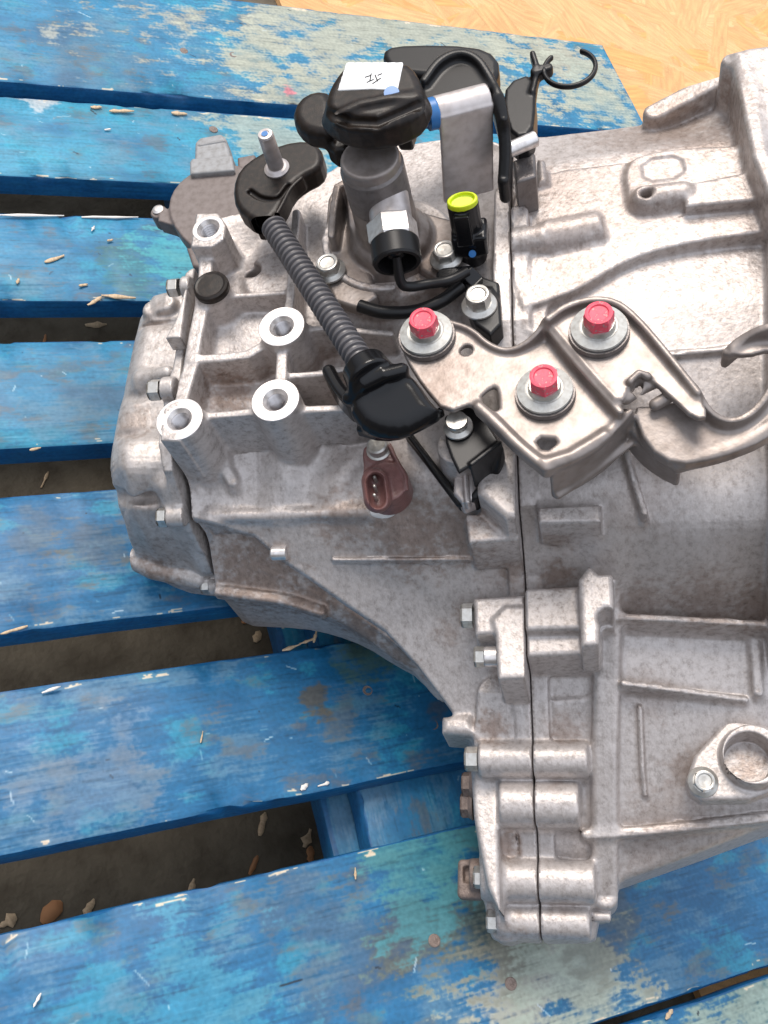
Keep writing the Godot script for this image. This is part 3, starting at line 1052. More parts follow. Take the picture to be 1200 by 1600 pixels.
	var stains := [stain(640, 835, -70, 34, 0.85), stain(720, 830, -70, 30, 0.8), stain(540, 815, -66, 22, 0.7), stain(360, 615, -36, 20, 0.9), stain(420, 600, -36, 14, 0.6), stain(740, 960, -112, 14, 0.7), stain(700, 990, -122, 10, 0.5), stain(770, 1135, -150, 13, 0.85), stain(790, 1320, -185, 12, 0.8), stain(790, 1050, -136, 12, 0.5), stain(760, 800, -54, 16, 0.7), stain(690, 440, -10, 26, 0.7), stain(590, 470, -14, 24, 0.6), stain(510, 560, -40, 20, 0.6), stain(400, 900, -110, 40, 0.9), stain(490, 940, -128, 26, 1.0), stain(560, 985, -142, 24, 1.0), stain(630, 1030, -152, 20, 0.9), stain(420, 850, -100, 24, 0.8), stain(800, 890, -90, 15, 0.7), stain(420, 420, -28, 22, 0.35), stain(560, 690, -46, 30, 0.25), stain(800, 1440, -210, 14, 0.6)]
	var lim := bounds([spot(240, 700, 10), spot(560, 215, 20), spot(800, 200, 20), spot(860, 1480, -230), spot(500, 500, -230)])
	lim[1].x = seam_x + 2.0
	obj("main_case", cast(list, lim[0], lim[1], CELL, stains, 3.0), mats.cast_aluminium, parent)

func make_cover(parent: Node) -> void:
	var top := skin([
		[205, 425, -38], [239, 425, -38], [265, 425, -35], [360, 425, -35], [185, 470, -38], [219, 470, -38], [245, 470, -35], [360, 470, -35], [170, 500, -38], [204, 500, -38], [230, 500, -35], [360, 500, -35], [165, 514, -38], [199, 514, -38], [225, 514, -31], [360, 514, -31], [156, 560, -38], [190, 560, -38], [216, 560, -31], [360, 560, -31], [150, 592, -38], [184, 592, -38], [210, 592, -31], [350, 592, -31], [145, 612, -39], [179, 612, -39], [205, 612, -37], [345, 612, -37], [142, 645, -39], [176, 645, -39], [202, 645, -38], [340, 645, -38], [138, 676, -39], [172, 676, -39], [198, 676, -38], [335, 676, -38], [135, 694, -39], [169, 694, -39], [195, 694, -31], [335, 694, -31], [135, 735, -40], [169, 735, -40], [195, 735, -33], [340, 735, -33], [135, 758, -46], [169, 758, -46], [195, 758, -42], [345, 758, -42], [138, 774, -55], [172, 774, -55], [198, 774, -60], [350, 774, -60], [142, 790, -62], [176, 790, -62], [202, 790, -63], [360, 790, -63], [146, 808, -67], [180, 808, -67], [206, 808, -63], [372, 808, -63], [152, 832, -74], [186, 832, -74], [212, 832, -74], [380, 832, -74], [165, 868, -106], [199, 868, -106], [225, 868, -106], [400, 868, -106], [185, 905, -137], [219, 905, -137], [245, 905, -137], [420, 905, -137], [200, 960, -170], [234, 960, -170], [260, 960, -170], [460, 960, -170],
	], 70.0, 2)
	top.k = 0.0
	top.solid_until = 1e9
	var outline := plate([[262, 432, -30], [228, 446, -36], [208, 492, -40], [197, 540, -40], [186, 590, -40], [177, 640, -44], [168, 690, -46], [164, 730, -48], [168, 768, -58], [176, 815, -74], [186, 848, -92], [206, 872, -110], [300, 918, -138], [420, 960, -138], [420, 400, -20], [300, 400, -24]], 40.0, 400.0, 20.0, 2, 4.0)
	var list: Array = [top, outline]
	list.append(fin([[258, 470, -28], [244, 474, -30], [236, 480, -32]], 7.0, 40.0, 5.0, 0, 4.0))
	# steps across the end
	list.append(fin([[205, 506, -32], [225, 502, -32], [275, 492, -27]], 1.8, 8.0, 3.0, 1))
	list.append(rod([[170, 776, -60], [220, 777, -57], [262, 777, -52]], 4.0, 5.0, 1))
	list.append(rod([[160, 683, -42], [200, 678, -38], [250, 664, -32]], 2.2, 3.5, 1))
	list.append(rod([[170, 622, -40], [215, 620, -35], [262, 606, -30]], 3.0, 4.0, 1))
	list.append(rod([[222, 592, -33], [235, 590, -31], [262, 583, -28]], 5.0, 6.0))
	# flange against the main case
	list.append(fin([[302, 430, -16], [298, 500, -18], [286, 560, -20], [272, 620, -22], [262, 690, -23], [270, 735, -31], [289, 790, -55], [310, 832, -78], [330, 868, -102], [346, 908, -130]], 6.5, 52.0, 3.0, 0, 1.5))
	# bolt bosses
	for c in [[[284, 448, -16], [325, 440, -16], 6.5], [[254, 608, -18], [300, 604, -18], 7.5], [[262, 808, -60], [330, 806, -60], 6.5], [[328, 918, -132], [420, 916, -132], 5.5]]:
		var a := s3(c[0])
		var b := s3(c[1])
		list.append(drum(a, Vector3(b.x, a.y, a.z), c[2], c[2], 3.0, 0, 1.0))
	list.append(rod([[196, 868, -118], [240, 890, -124], [310, 905, -130]], 7.0, 5.0))
	list.append(rod([[266, 755, -50], [276, 777, -58], [290, 806, -74], [306, 846, -100], [324, 876, -118]], 10.0, 4.0))
	list.append(half_x(cover_x - 2.4, true))
	var stains := [stain(210, 665, -38, 16, 0.55), stain(240, 860, -95, 26, 0.4), stain(230, 780, -60, 22, 0.35), stain(240, 500, -32, 14, 0.35), stain(250, 890, -124, 20, 0.9), stain(200, 870, -118, 12, 0.9), stain(180, 820, -78, 15, 0.5)]
	var lim := bounds([spot(160, 700, -10), spot(240, 420, -10), spot(250, 900, -150), spot(430, 930, -138)])
	lim[1].x = cover_x + 2.0
	obj("end_cover", cast(list, lim[0], lim[1], CELL, stains, 3.0), mats.cover_aluminium, parent)
	# the lower half of the gearbox, resting on the deck
	var belly: Array = [drum(Vector3(-128, -135, 4), Vector3(66, -205, 0), 42.0, 76.0, 0.0, 0, 12.0)]
	obj("lower_case", cast(belly, Vector3(-140, -270, -95), Vector3(75, -60, 95), 3.0, [[Vector3(-30, -180, 60), 90.0, 0.8]]), mats.cover_aluminium, parent)
	# lug on the flange, seen edge-on
	var lug := [plate([[274, 500, -6], [289, 450, -6], [292, 452, -6], [282, 527, -6], [258, 528, -6]], -6.0, 14.0, 0.0, 0, 1.0)]
	lim = bounds([spot(258, 528, -6), spot(292, 448, -22)])
	obj("lug", cast(lug, lim[0], lim[1], 0.8), mats.cover_aluminium, parent)

func make_bell(parent: Node) -> void:
	var top := skin([
		[800, 215, -22], [870, 205, -30], [930, 200, -32], [1000, 190, -34], [1020, 188, -34], [1100, 140, -32], [1200, 110, -26], [1280, 100, -26],
		[800, 330, -6], [840, 260, -12], [960, 240, -12], [1130, 220, -12], [1262, 230, -12],
		[800, 480, -13], [900, 420, -10], [960, 330, -9], [1100, 320, -12], [1262, 320, -12],
		[960, 430, -11], [1100, 400, -12], [1262, 390, -14],
		[810, 560, -19], [920, 520, -13], [1040, 470, -10], [1180, 460, -11], [1262, 450, -13],
		[815, 620, -25], [900, 600, -21], [1000, 560, -15], [1100, 545, -16], [1262, 550, -20],
		[815, 700, -36], [900, 690, -30], [1000, 690, -30], [1100, 690, -32], [1262, 680, -34],
		[812, 790, -50], [880, 780, -44], [960, 765, -40], [1100, 770, -42], [1262, 770, -44],
		[818, 840, -72], [900, 830, -60], [980, 820, -52], [1100, 825, -54], [1262, 825, -56],
		[822, 900, -99], [900, 890, -88], [970, 880, -74], [1100, 885, -76], [1262, 890, -80],
		[830, 960, -118], [980, 935, -104], [1100, 935, -104], [1200, 940, -108], [1262, 945, -110],
		[828, 1000, -129], [960, 985, -126], [1100, 985, -128], [1200, 990, -130], [1262, 1000, -132],
		[832, 1100, -147], [975, 1060, -136], [1100, 1080, -140], [1200, 1090, -142], [1262, 1100, -146],
		[835, 1170, -160], [975, 1170, -157], [1100, 1180, -160], [1200, 1190, -162], [1262, 1200, -166],
		[840, 1290, -185], [970, 1290, -181], [1100, 1270, -178], [1200, 1265, -177], [1262, 1262, -178],
		[960, 1312, -190], [1100, 1295, -187], [1200, 1282, -185], [1262, 1276, -186],
		[847, 1440, -218], [970, 1400, -212], [1100, 1340, -202], [1200, 1305, -196], [1262, 1300, -200], [900, 1490, -230],
	], 16.0, 3)
	top.k = 0.0
	top.solid_until = 1e9
	var outline := plate([[760, 212, -20], [838, 210, -25], [930, 202, -30], [1012, 192, -32], [1024, 176, -32], [1100, 140, -28], [1142, 112, -20], [1260, 95, -20], [1262, 1270, -185], [1205, 1288, -194], [1100, 1330, -202], [945, 1388, -212], [930, 1468, -226], [770, 1475, -226]], 60.0, 360.0, 4.0, 2, 3.0)
	var list: Array = [top, outline]
	# engine flange towards the right edge
	list.append(fin([[1140, 92, 18], [1160, 100, 20], [1190, 240, 26], [1215, 300, 26]], 5.0, 60.0, 6.0, 0, 4.0))
	list.append(plate([[1142, 84, 20], [1165, 76, 20], [1270, 62, 20], [1270, 400, 20], [1212, 310, 20], [1180, 170, 20]], 22.0, 60.0, 5.0, 0, 5.0))
	list.append(fin([[1022, 172, -14], [1080, 142, -10], [1135, 112, -4]], 7.0, 30.0, 6.0, 0, 4.0))
	list.append(fin([[1230, 330, 10], [1235, 600, 0], [1240, 900, -60], [1240, 1000, -100]], 9.0, 80.0, 5.0, 0, 4.0))
	# raised pad with the threaded tongue
	list.append(rod([[1006, 312, 2], [1066, 305, 2]], 8.0, 3.0))
	list.append(plate([[1070, 288, 6], [1200, 262, 6], [1262, 250, 6], [1262, 300, 6], [1200, 312, 6], [1070, 324, 6]], 7.0, 24.0, 2.5, 0, 2.5))
	# shelf between the tongue and the curved step
	list.append(rod([[980, 338, -6], [1060, 340, -6], [1200, 325, -6], [1260, 318, -6]], 4.5, 4.0, 1))
	# the upper band stands proud; its lower edge sweeps up to the right
	var band := soft_plate([[806, 485, -4], [850, 470, -2], [905, 446, 0], [960, 412, 0], [1010, 390, 0], [1090, 372, 0], [1200, 357, 0], [1275, 349, 0], [1285, 240, 0], [1200, 236, 0], [1060, 236, 0], [960, 250, 0], [850, 262, 0], [790, 300, 0]], 0.0, 16.0, 3.0, 0, 2.0) as Slab
	var p0 := spot(840, 340, -3)
	var p1 := spot(1200, 250, -2)
	var p2 := spot(1200, 340, -2)
	band.gx = (p2.y - p0.y) / (p2.x - p0.x)
	band.gz = (p2.y - p1.y) / (p2.z - p1.z)
	band.top = p2.y - band.gx * p2.x - band.gz * p2.z
	band.bottom = -20.0
	list.append(band)
	var pad := soft_plate([[980, 300, 0], [976, 270, 0], [988, 248, 0], [1012, 238, 0], [1070, 230, 0], [1275, 224, 0], [1275, 300, 0], [1090, 322, 0], [1000, 336, 0], [984, 326, 0]], 0.0, 16.0, 4.0, 0, 2.2) as Slab
	pad.gx = band.gx; pad.gz = band.gz; pad.top = band.top + 3.0; pad.bottom = -20.0
	list.append(pad)
	var dip := soft_plate([[1002, 250, 0], [1064, 242, 0], [1072, 276, 0], [1006, 286, 0]], 0.0, 16.0, 2.0, 1, 1.5) as Slab
	dip.bottom = pad.top + pad.gx * spot(1035, 265, 2).x + pad.gz * spot(1035, 265, 2).z - 1.3
	dip.top = 40.0
	list.append(dip)
	# horizontal barrels next to the parting plane
	list.append(drum(spot(775, 385, -2), spot(855, 372, 1), 8.5, 8.5, 4.0, 0, 1.5))
	list.append(drum(spot(852, 374, -2), spot(940, 358, -4), 11.0, 11.0, 5.0, 0, 3.0))
	list.append(plate([[838, 250, 0], [852, 250, 0], [856, 285, 0], [840, 290, 0]], 2.0, 20.0, 4.0, 0, 3.0))
	list.append(fin([[1040, 552, -12], [1120, 544, -13], [1160, 538, -13]], 2.0, 14.0, 3.0))
	list.append(fin([[980, 705, -26], [992, 750, -31], [1008, 800, -40]], 2.0, 24.0, 3.0))
	list.append(plate([[840, 795, -44], [938, 790, -44], [940, 818, -44], [842, 822, -46]], -42.0, 30.0, 3.0, 0, 2.0))
	# long ribs on the lower face
	list.append(fin([[958, 962, -104], [1050, 966, -106], [1200, 974, -110], [1260, 980, -112]], 2.3, 40.0, 3.5, 0, 1.5))
	list.append(fin([[974, 1066, -124], [1060, 1077, -130], [1165, 1092, -138]], 2.0, 34.0, 3.5, 0, 1.5))
	list.append(fin([[1180, 1000, -128], [1185, 1080, -136]], 3.0, 12.0, 6.0, 0, 2.0))
	list.append(fin([[1000, 1105, -142], [1004, 1200, -159], [1008, 1240, -168]], 1.6, 6.0, 3.0))
	list.append(fin([[915, 1303, -178], [1000, 1298, -178], [1100, 1288, -178], [1200, 1276, -177], [1260, 1270, -178]], 3.0, 30.0, 3.0, 0, 2.0))
	# wide band beside the clamp bosses
	list.append(fin([[948, 890, -84], [950, 960, -104], [948, 1060, -128], [945, 1180, -152], [945, 1290, -176], [945, 1400, -204]], 8.0, 40.0, 6.0, 0, 5.0))
	list.append(plate([[860, 1090, -138], [960, 1085, -138], [965, 1400, -206], [860, 1440, -212]], -140.0, 40.0, 4.0, 0, 3.0))
	(list[-1] as Slab).gz = -0.66
	(list[-1] as Slab).top = -141.0 + 0.66 * spot(900, 1090, -140).z
	# blocks on the flange
	list.append(plate([[790, 920, -88], [925, 914, -88], [925, 982, -88], [790, 986, -88]], -88.0, 40.0, 3.0, 0, 2.5))
	list.append(plate([[790, 975, -98], [940, 972, -98], [940, 1022, -98], [790, 1028, -98]], -97.0, 40.0, 3.0, 0, 2.5))
	list.append(plate([[903, 905, -74], [920, 882, -74], [935, 896, -74], [958, 895, -74], [960, 955, -74], [938, 960, -74], [936, 1008, -74], [908, 1010, -74]], -74.0, 50.0, 2.0, 0, 3.0))
	list.append(post([948, 948, -60], 5.0, 5.0, 40.0, 2.0, 1))
	list.append(fin([[840, 470, -6], [838, 510, -8]], 6.0, 20.0, 5.0, 0, 2.0))
	list.append(fin([[810, 330, 5], [810, 420, -2], [812, 500, -5], [820, 640, -26], [822, 790, -47], [828, 840, -69], [832, 900, -93], [840, 1000, -122], [842, 1100, -140], [845, 1170, -154], [850, 1290, -178], [857, 1440, -211]], 6.0, 30.0, 4.0, 0, 2.0))
	list.append_array(shared_clamps())
	list.append(drum(spot(925, 1432, -214), spot(955, 1432, -214), 3.5, 3.5, 1.0))
	list.append(post([1010, 296, 11], 5.5, 2.6, 5.0, 1.5, 1))
	list.append(post([1010, 296, 11], 3.2, 3.0, 24.0, 0.5, 1))
	list.append(half_x(seam_x + 0.22, false))
	var stains := [stain(1100, 200, -2, 40, 0.65), stain(980, 300, 0, 50, 0.5), stain(890, 350, 0, 36, 0.5), stain(1150, 330, -6, 40, 0.4), stain(900, 430, -4, 34, 0.45), stain(1100, 460, -10, 46, 0.22), stain(1050, 195, -20, 30, 0.7), stain(880, 290, 2, 40, 0.55), stain(1000, 210, -20, 40, 0.5), stain(1100, 940, -104, 26, 0.6), stain(1000, 940, -104, 20, 0.55), stain(1190, 940, -108, 24, 0.7), stain(870, 900, -92, 13, 0.8), stain(880, 1140, -150, 13, 0.6), stain(870, 1240, -160, 9, 0.5), stain(1020, 1090, -142, 18, 0.35), stain(1080, 1210, -164, 18, 0.6), stain(1050, 1275, -180, 30, 0.45), stain(880, 1400, -200, 13, 0.5), stain(1010, 1330, -196, 20, 0.4), stain(860, 480, -8, 24, 0.4), stain(1160, 150, 0, 18, 0.75), stain(1000, 790, -42, 26, 0.3), stain(870, 850, -66, 12, 0.6)]
	var lim := bounds([spot(800, 200, 30), spot(1200, 60, 26), spot(1330, 400, 26), spot(1290, 1280, -225), spot(850, 1480, -235)])
	lim[0].x = seam_x - 2.0
	obj("bell_housing", cast(list, lim[0], lim[1], CELL * 1.1, stains), mats.cast_aluminium, parent)
	# inspection plug boss at the lower right
	var port := node("port_cover", parent)
	var pl: Array = [plate([[1078, 1238, -150], [1072, 1218, -150], [1085, 1180, -150], [1140, 1120, -150], [1210, 1135, -150], [1230, 1230, -152], [1170, 1252, -154], [1095, 1253, -154]], -150.0, 16.0, 2.0, 0, 3.0)]
	pl.append(post([1178, 1178, -138], 17.5, 18.5, 18.0, 2.0, 0, 1.0))
	pl.append(post([1174, 1176, -130], 14.5, 13.5, 26.0, 1.0, 1))
	for s in pl:
		pass
	lim = bounds([spot(1060, 1230, -120), spot(1250, 1100, -120), spot(1250, 1260, -175)])
	obj("plate", cast(pl, lim[0], lim[1], 1.0, [stain(1175, 1195, -150, 14, 0.7)]), mats.cast_aluminium, port)
	bolt(port, s3([1098, 1222, -149]), Vector3(0.1, 1, 0.1), 11.0, 7.0, 18.0, mats.zinc)

func thread_hole() -> ArrayMesh:
	var pr := [Vector2(5.9, -2.2) * 0.001]
	var y := -2.4
	for i in 12:
		pr.append(Vector2(5.9, y) * 0.001)
		pr.append(Vector2(4.9, y - 0.9) * 0.001)
		y -= 2.0
	pr.append(Vector2(4.8, y) * 0.001)
	pr.append(Vector2(0.0, y - 2.0) * 0.001)
	return lathe(pr, 40)

func boss_ring(outer: float) -> ArrayMesh:
	return lathe([Vector2(outer, -0.4) * 0.001, Vector2(outer, 0.1) * 0.001, Vector2(outer - 0.4, 0.3) * 0.001, Vector2(8.0, 0.3) * 0.001, Vector2(7.6, 0.1) * 0.001, Vector2(5.9, -2.2) * 0.001], 44)

func make_boss_faces(parent: Node) -> void:
	for b in bosses.slice(0, 3):
		var f := obj("threaded_boss", boss_ring(14.4), mats.machined, parent, frame(s3(b), Vector3.UP))
		obj("thread", thread_hole(), mats.thread_steel, f)
	var f3 := obj("threaded_boss", boss_ring(10.6), mats.machined, parent, frame(s3(bosses[3]), Vector3.UP))
	obj("thread", thread_hole(), mats.thread_steel, f3)
	var q := s3([332, 452, -6])
	obj("plug", lathe([Vector2(0.0114, -0.001), Vector2(0.0116, 0.002), Vector2(0.0112, 0.0036), Vector2(0.0098, 0.0044), Vector2(0.0085, 0.004), Vector2(0, 0.0042)], 36), mats.black_coat, parent, frame(q + Vector3(0, 0.4, 0), Vector3.UP))

func make_case_bolts(parent: Node) -> void:
	# heads of the clamp bolts, facing left along the shafts
	var left := Vector3(-1, 0, 0)
	for e in [[739, 962, -98, 13.0, 7.0], [747, 1186, -152, 13.0, 8.0], [758, 1371, -190, 12.0, 7.0], [778, 1440, -206, 12.0, 7.0], [280, 449, -16, 11.0, 7.0], [252, 609, -18, 12.0, 7.5], [262, 808, -60, 11.0, 6.0], [328, 917, -132, 8.5, 5.5]]:
		bolt(parent, spot(e[0], e[1], e[2]), left, e[3], e[4], 0.0, mats.zinc, 0.25, "clamp_bolt")
	var stud := node("clamp_stud", parent)
	var a := spot(778, 1026, -104)
	obj("collar", lathe([Vector2(0.0, 0), Vector2(0.0058, 0), Vector2(0.0062, 0.0006), Vector2(0.0062, 0.0075), Vector2(0.0056, 0.0082), Vector2(0.0, 0.0082)], 28), mats.machined, stud, frame(a, left))
	bolt(stud, a + Vector3(-8, 0, 0), left, 11.0, 6.0, 0.0, mats.zinc, 0.2, "hexagon")
	obj("dowel", lathe([Vector2(0.0, 0), Vector2(0.0045, 0), Vector2(0.0045, 0.009), Vector2(0.004, 0.0098), Vector2(0, 0.0098)], 24), mats.machined, parent, frame(spot(448, 864, -82), left))
	# lifting eye low on the flange
	var eye: Array = [drum(spot(735, 1370, -200) + Vector3(0, 0, -1), spot(752, 1370, -200) + Vector3(0, 0, -1), 10.0, 10.0, 0.0, 0, 1.5)]
	eye.append(with(Block.new(spot(738, 1375, -206), Basis.IDENTITY, Vector3(9, 6, 12), 3.0), 3.0))
	eye.append(drum(spot(724, 1366, -200), spot(746, 1366, -200), 5.0, 5.0, 1.0, 1))
	var lim := bounds([spot(700, 1340, -200), spot(765, 1420, -215)], 10.0)
	obj("lug", cast(eye, lim[0], lim[1], 1.0), mats.rusty, parent)
	# heads of the lower flange, in the shade behind
	for e in [[742, 1226, -185, 14.0], [740, 1258, -192, 14.0]]:
		bolt(parent, spot(e[0], e[1], e[2]), left, e[3], 8.0, 19.0, mats.rusty, 0.5, "clamp_bolt")

# ---------- fittings bolted to the gearbox
func basis_up(up: Vector3, along: Vector3) -> Basis:
	var y := up.normalized()
	var z := along.cross(y).normalized()
	return Basis(y.cross(z), y, z)

func solid(called: String, list: Array, corners: Array, m: Material, parent: Node, cell := 1.0, grow := 8.0, stains := []) -> MeshInstance3D:
	var lim := bounds(corners, grow)
	return obj(called, cast(list, lim[0], lim[1], cell, stains), m, parent)

func make_mount_bracket(parent: Node) -> void:
	var b := node("mount_bracket", parent)
	var l: Array = []
	# lower plate
	l.append(soft_plate([[640, 572], [628, 548], [632, 520], [650, 502], [690, 497], [735, 508], [762, 535], [795, 546], [830, 528], [855, 500], [905, 600], [965, 650], [945, 690], [893, 720], [855, 729], [810, 697], [772, 655], [742, 628], [696, 645], [660, 603]], 12.0, 4.0, 2.0, 0, 1.2))
	# upper plate and the shoulder between the two
	l.append(soft_plate([[850, 497], [880, 474], [925, 463], [962, 467], [992, 490], [1085, 603], [1110, 650], [1085, 655], [1048, 620], [1010, 588], [985, 598], [970, 634], [930, 590], [880, 530]], 22.0, 4.0, 3.0, 0, 1.2))
	l.append(soft_fin([[852, 503, 21], [884, 545, 21], [932, 600, 21], [968, 640, 20]], 2.2, 13.0, 4.0))
	# turned-up rims
	l.append(soft_fin([[695, 500, 15], [735, 511, 15.5], [763, 538, 15], [795, 548, 15], [829, 530, 18], [852, 500, 24]], 1.6, 9.0, 3.0, 0, 1.2))
	l.append(soft_fin([[856, 496, 27], [884, 475, 28], [925, 464, 28], [962, 468, 28], [994, 493, 28], [1045, 553, 28], [1090, 610, 25]], 2.0, 9.0, 3.5, 0, 1.6))
	l.append(soft_fin([[748, 632, 15], [775, 657, 15.5], [812, 695, 15.5], [852, 727, 14]], 3.0, 10.0, 3.0, 0, 2.4))
	l.append(rod([[852, 724, 12], [892, 712, 12], [945, 680, 12]], 2.4, 3.0))
	# skirt bent down towards the housing
	l.append(soft_fin([[862, 728, 11], [895, 716, 11], [945, 684, 11], [985, 640, 14]], 1.6, 34.0, 4.0, 0, 1.2))
	l.append(rod([[872, 775, -18], [930, 735, -14], [990, 690, -8], [1035, 655, 0]], 2.0, 4.0))
	# tabs
	l.append(rod([[978, 622, 17], [1003, 606, 17], [1034, 592, 17]], 3.6, 2.0))
	l.append(rod([[1024, 632, 13], [1048, 618, 15], [1066, 604, 15]], 3.4, 2.0))
	l.append(rod([[985, 596, 24], [998, 584, 25], [1012, 588, 24]], 2.2, 2.0))
	# cradle
	l.append(soft_fin([[1085, 605, 22], [1108, 640, 17], [1130, 655, 14], [1155, 655, 13], [1180, 640, 14], [1202, 612, 17], [1230, 560, 22]], 1.8, 12.0, 3.0, 0, 1.2))
	var arm := soft_plate([[985, 640], [1020, 640], [1078, 628], [1110, 660], [1150, 668], [1190, 645], [1240, 570], [1262, 580], [1262, 640], [1200, 688], [1120, 714], [1056, 726], [1010, 700]], 4.0, 8.0, 3.0, 0, 1.5) as Slab
	arm.gz = -0.15
	arm.top = 5.0 + 0.15 * spot(1110, 690, 4).z
	l.append(arm)
	l.append(soft_fin([[1060, 722, 0], [1120, 708, 3], [1160, 692, 4], [1205, 664, 7], [1250, 625, 10]], 2.6, 9.0, 3.0, 0, 2.0))
	l.append(soft_fin([[978, 640, 10], [992, 676, -2], [1030, 708, -4], [1060, 722, -2]], 1.8, 24.0, 3.0, 0, 1.2))
	l.append(soft_fin([[1136, 548, 10], [1165, 522, 16], [1200, 507, 22], [1250, 503, 24]], 2.4, 14.0, 4.0, 0, 1.6))
	l.append(soft_plate([[1134, 550], [1166, 518], [1250, 500], [1250, 566], [1205, 545], [1165, 556]], 11.0, 4.0, 4.0, 0, 1.2))
	# holes
	l.append(soft_plate([[747, 622, 12], [768, 603, 12], [778, 608, 12], [780, 648, 12]], 40.0, 60.0, 2.0, 1, 2.0))
	l.append(soft_plate([[834, 682, 12], [877, 686, 12], [850, 707, 12]], 40.0, 60.0, 2.0, 1, 2.0))
	l.append(post([728, 545, 13], 3.4, 3.4, 60.0, 1.0, 1))
	l.append(soft_plate([[984, 608, 22], [998, 592, 22], [1007, 596, 22], [998, 614, 22]], 40.0, 60.0, 1.0, 1, 1.5))
	var st := [stain(670, 620, 12, 14, 0.55), stain(705, 575, 12, 16, 0.35), stain(1100, 690, -8, 22, 0.3), stain(830, 640, 12, 14, 0.2), stain(690, 590, 12, 18, 0.45)]
	solid("plate", l, [spot(620, 560, 30), spot(900, 455, 30), spot(1245, 500, 30), spot(870, 790, -26), spot(1240, 700, -20)], mats.pressed_steel, b, 1.1, 8.0, st)
	# three marked bolts with wide washers
	for e in [[668, 529, 12, 0.2], [852, 618, 12, 0.55], [936, 522, 22, 0.1]]:
		var p := s3([e[0], e[1], e[2]])
		var one := node("marked_bolt", b)
		obj("cushion", lathe([Vector2(0, 0), Vector2(0.0158, 0), Vector2(0.0163, 0.001), Vector2(0.0160, 0.0038), Vector2(0, 0.0042)], 40), mats.dark_steel, one, frame(p + Vector3(0, 0.2, 0), Vector3.UP))
		obj("washer", lathe([Vector2(0, 0), Vector2(0.0147, 0), Vector2(0.0150, 0.0008), Vector2(0.0148, 0.0020), Vector2(0.0105, 0.0034), Vector2(0.0098, 0.0032), Vector2(0.0, 0.0034)], 44), mats.washer_zinc, one, frame(p + Vector3(0, 4.4, 0), Vector3.UP))
		bolt(one, p + Vector3(0, 7.6, 0), Vector3.UP, 14.0, 4.4, 18.0, mats.zinc, e[3], "flange")
		obj("red_head", join(bolt_mesh(14.1, 9.4, 0.0).map(func(x): return x)), mats.red_paint, one, frame(p + Vector3(0, 9.6, 0), Vector3.UP, e[3]))

func make_black_strap(parent: Node) -> void:
	var b := node("strap_bracket", parent)
	var l: Array = []
	l.append(plate([[694, 650], [730, 632], [752, 645], [781, 690], [736, 726], [716, 738], [705, 715], [696, 690]], -6.0, 3.5, 2.0, 0, 1.2))
	l.append(fin([[736, 724, -4], [780, 690, -4]], 1.3, 26.0, 2.0, 0, 1.0))
	l.append(rod([[640, 682, -38], [676, 730, -40], [718, 786, -40], [742, 776, -36], [776, 738, -28]], 2.6, 2.0))
	l.append(fin([[742, 776, -36], [772, 745, -28], [780, 700, -10]], 2.2, 14.0, 2.0))
	l.append(fin([[636, 676, -30], [676, 728, -38], [718, 784, -40]], 1.4, 10.0, 2.0, 0, 1.0))
	solid("strap", l, [spot(630, 660, -30), spot(790, 630, 0), spot(720, 800, -50)], mats.black_plastic, b, 0.9)
	var p := s3([716, 668, -5])
	bolt(b, p, Vector3.UP, 10.0, 6.0, 17.0, mats.zinc, 0.1)
	obj("bolt_collar", lathe([Vector2(0.0055, 0.004), Vector2(0.0062, 0.0065), Vector2(0.0058, 0.0082), Vector2(0, 0.0086)], 28), mats.zinc, b, frame(p, Vector3.UP))
	var s: Array = [plate([[709, 742], [742, 736], [746, 776], [722, 786], [708, 770]], -34.0, 16.0, 0.0, 0, 2.0)]
	s.append(fin([[727, 736, -32], [730, 782, -32]], 1.6, 10.0, 1.0))
	solid("lug", s, [spot(705, 735, -34), spot(748, 790, -50)], mats.lever_steel, b, 0.9)

func make_speed_sensor(parent: Node) -> void:
	var s := node("speed_sensor", parent)
	var l: Array = [post([602, 752, -30], 13.2, 13.6, 18.0, 2.0, 0, 1.2), post([590, 708, -32], 8.6, 9.0, 16.0, 2.0, 0, 1.0)]
	l.append(plate([[570, 700], [610, 692], [637, 748], [566, 748]], -32.0, 14.0, 3.0, 0, 1.0))
	l.append(rod([[586, 752, -28], [590, 780, -28]], 8.0, 2.0))
	l.append(rod([[586, 752, -22], [590, 782, -22]], 5.2, 0.5, 1))
	l.append(rod([[586, 752, -27], [590, 782, -27]], 4.8, 0.5, 1))
	l.append(rod([[608, 697, -30], [634, 745, -30], [636, 765, -31]], 1.2, 1.0))
	solid("body", l, [spot(560, 690, -20), spot(645, 795, -48)], mats.brown_plastic, s, 0.8)
	for y in [753, 767, 781]:
		obj("pin", lathe([Vector2(0.0011, 0), Vector2(0.0011, 0.006), Vector2(0.0006, 0.0068), Vector2(0, 0.0069)], 10), mats.zinc, s, frame(spot(588, y, -31.5), Vector3.UP))
	var p := s3([592, 704, -32])
	obj("bolt", join([lathe([Vector2(0.0074, 0), Vector2(0.0074, 0.0012), Vector2(0.0062, 0.002), Vector2(0.0060, 0.0066), Vector2(0.0050, 0.0075), Vector2(0, 0.0073)], 28)]), mats.zinc, s, frame(p, Vector3.UP))
	var w: Array = [with(Ball.new(s3([600, 803, -58]), Vector3(6.5, 2.0, 3.0)), 3.0), with(Ball.new(s3([588, 800, -56]), Vector3(4, 2, 3)), 2.0), with(Ball.new(s3([612, 799, -56]), Vector3(4, 1.6, 2.4)), 2.0)]
	solid("sealant", w, [spot(575, 790, -50), spot(630, 815, -64)], mats.sealant, s, 0.7)

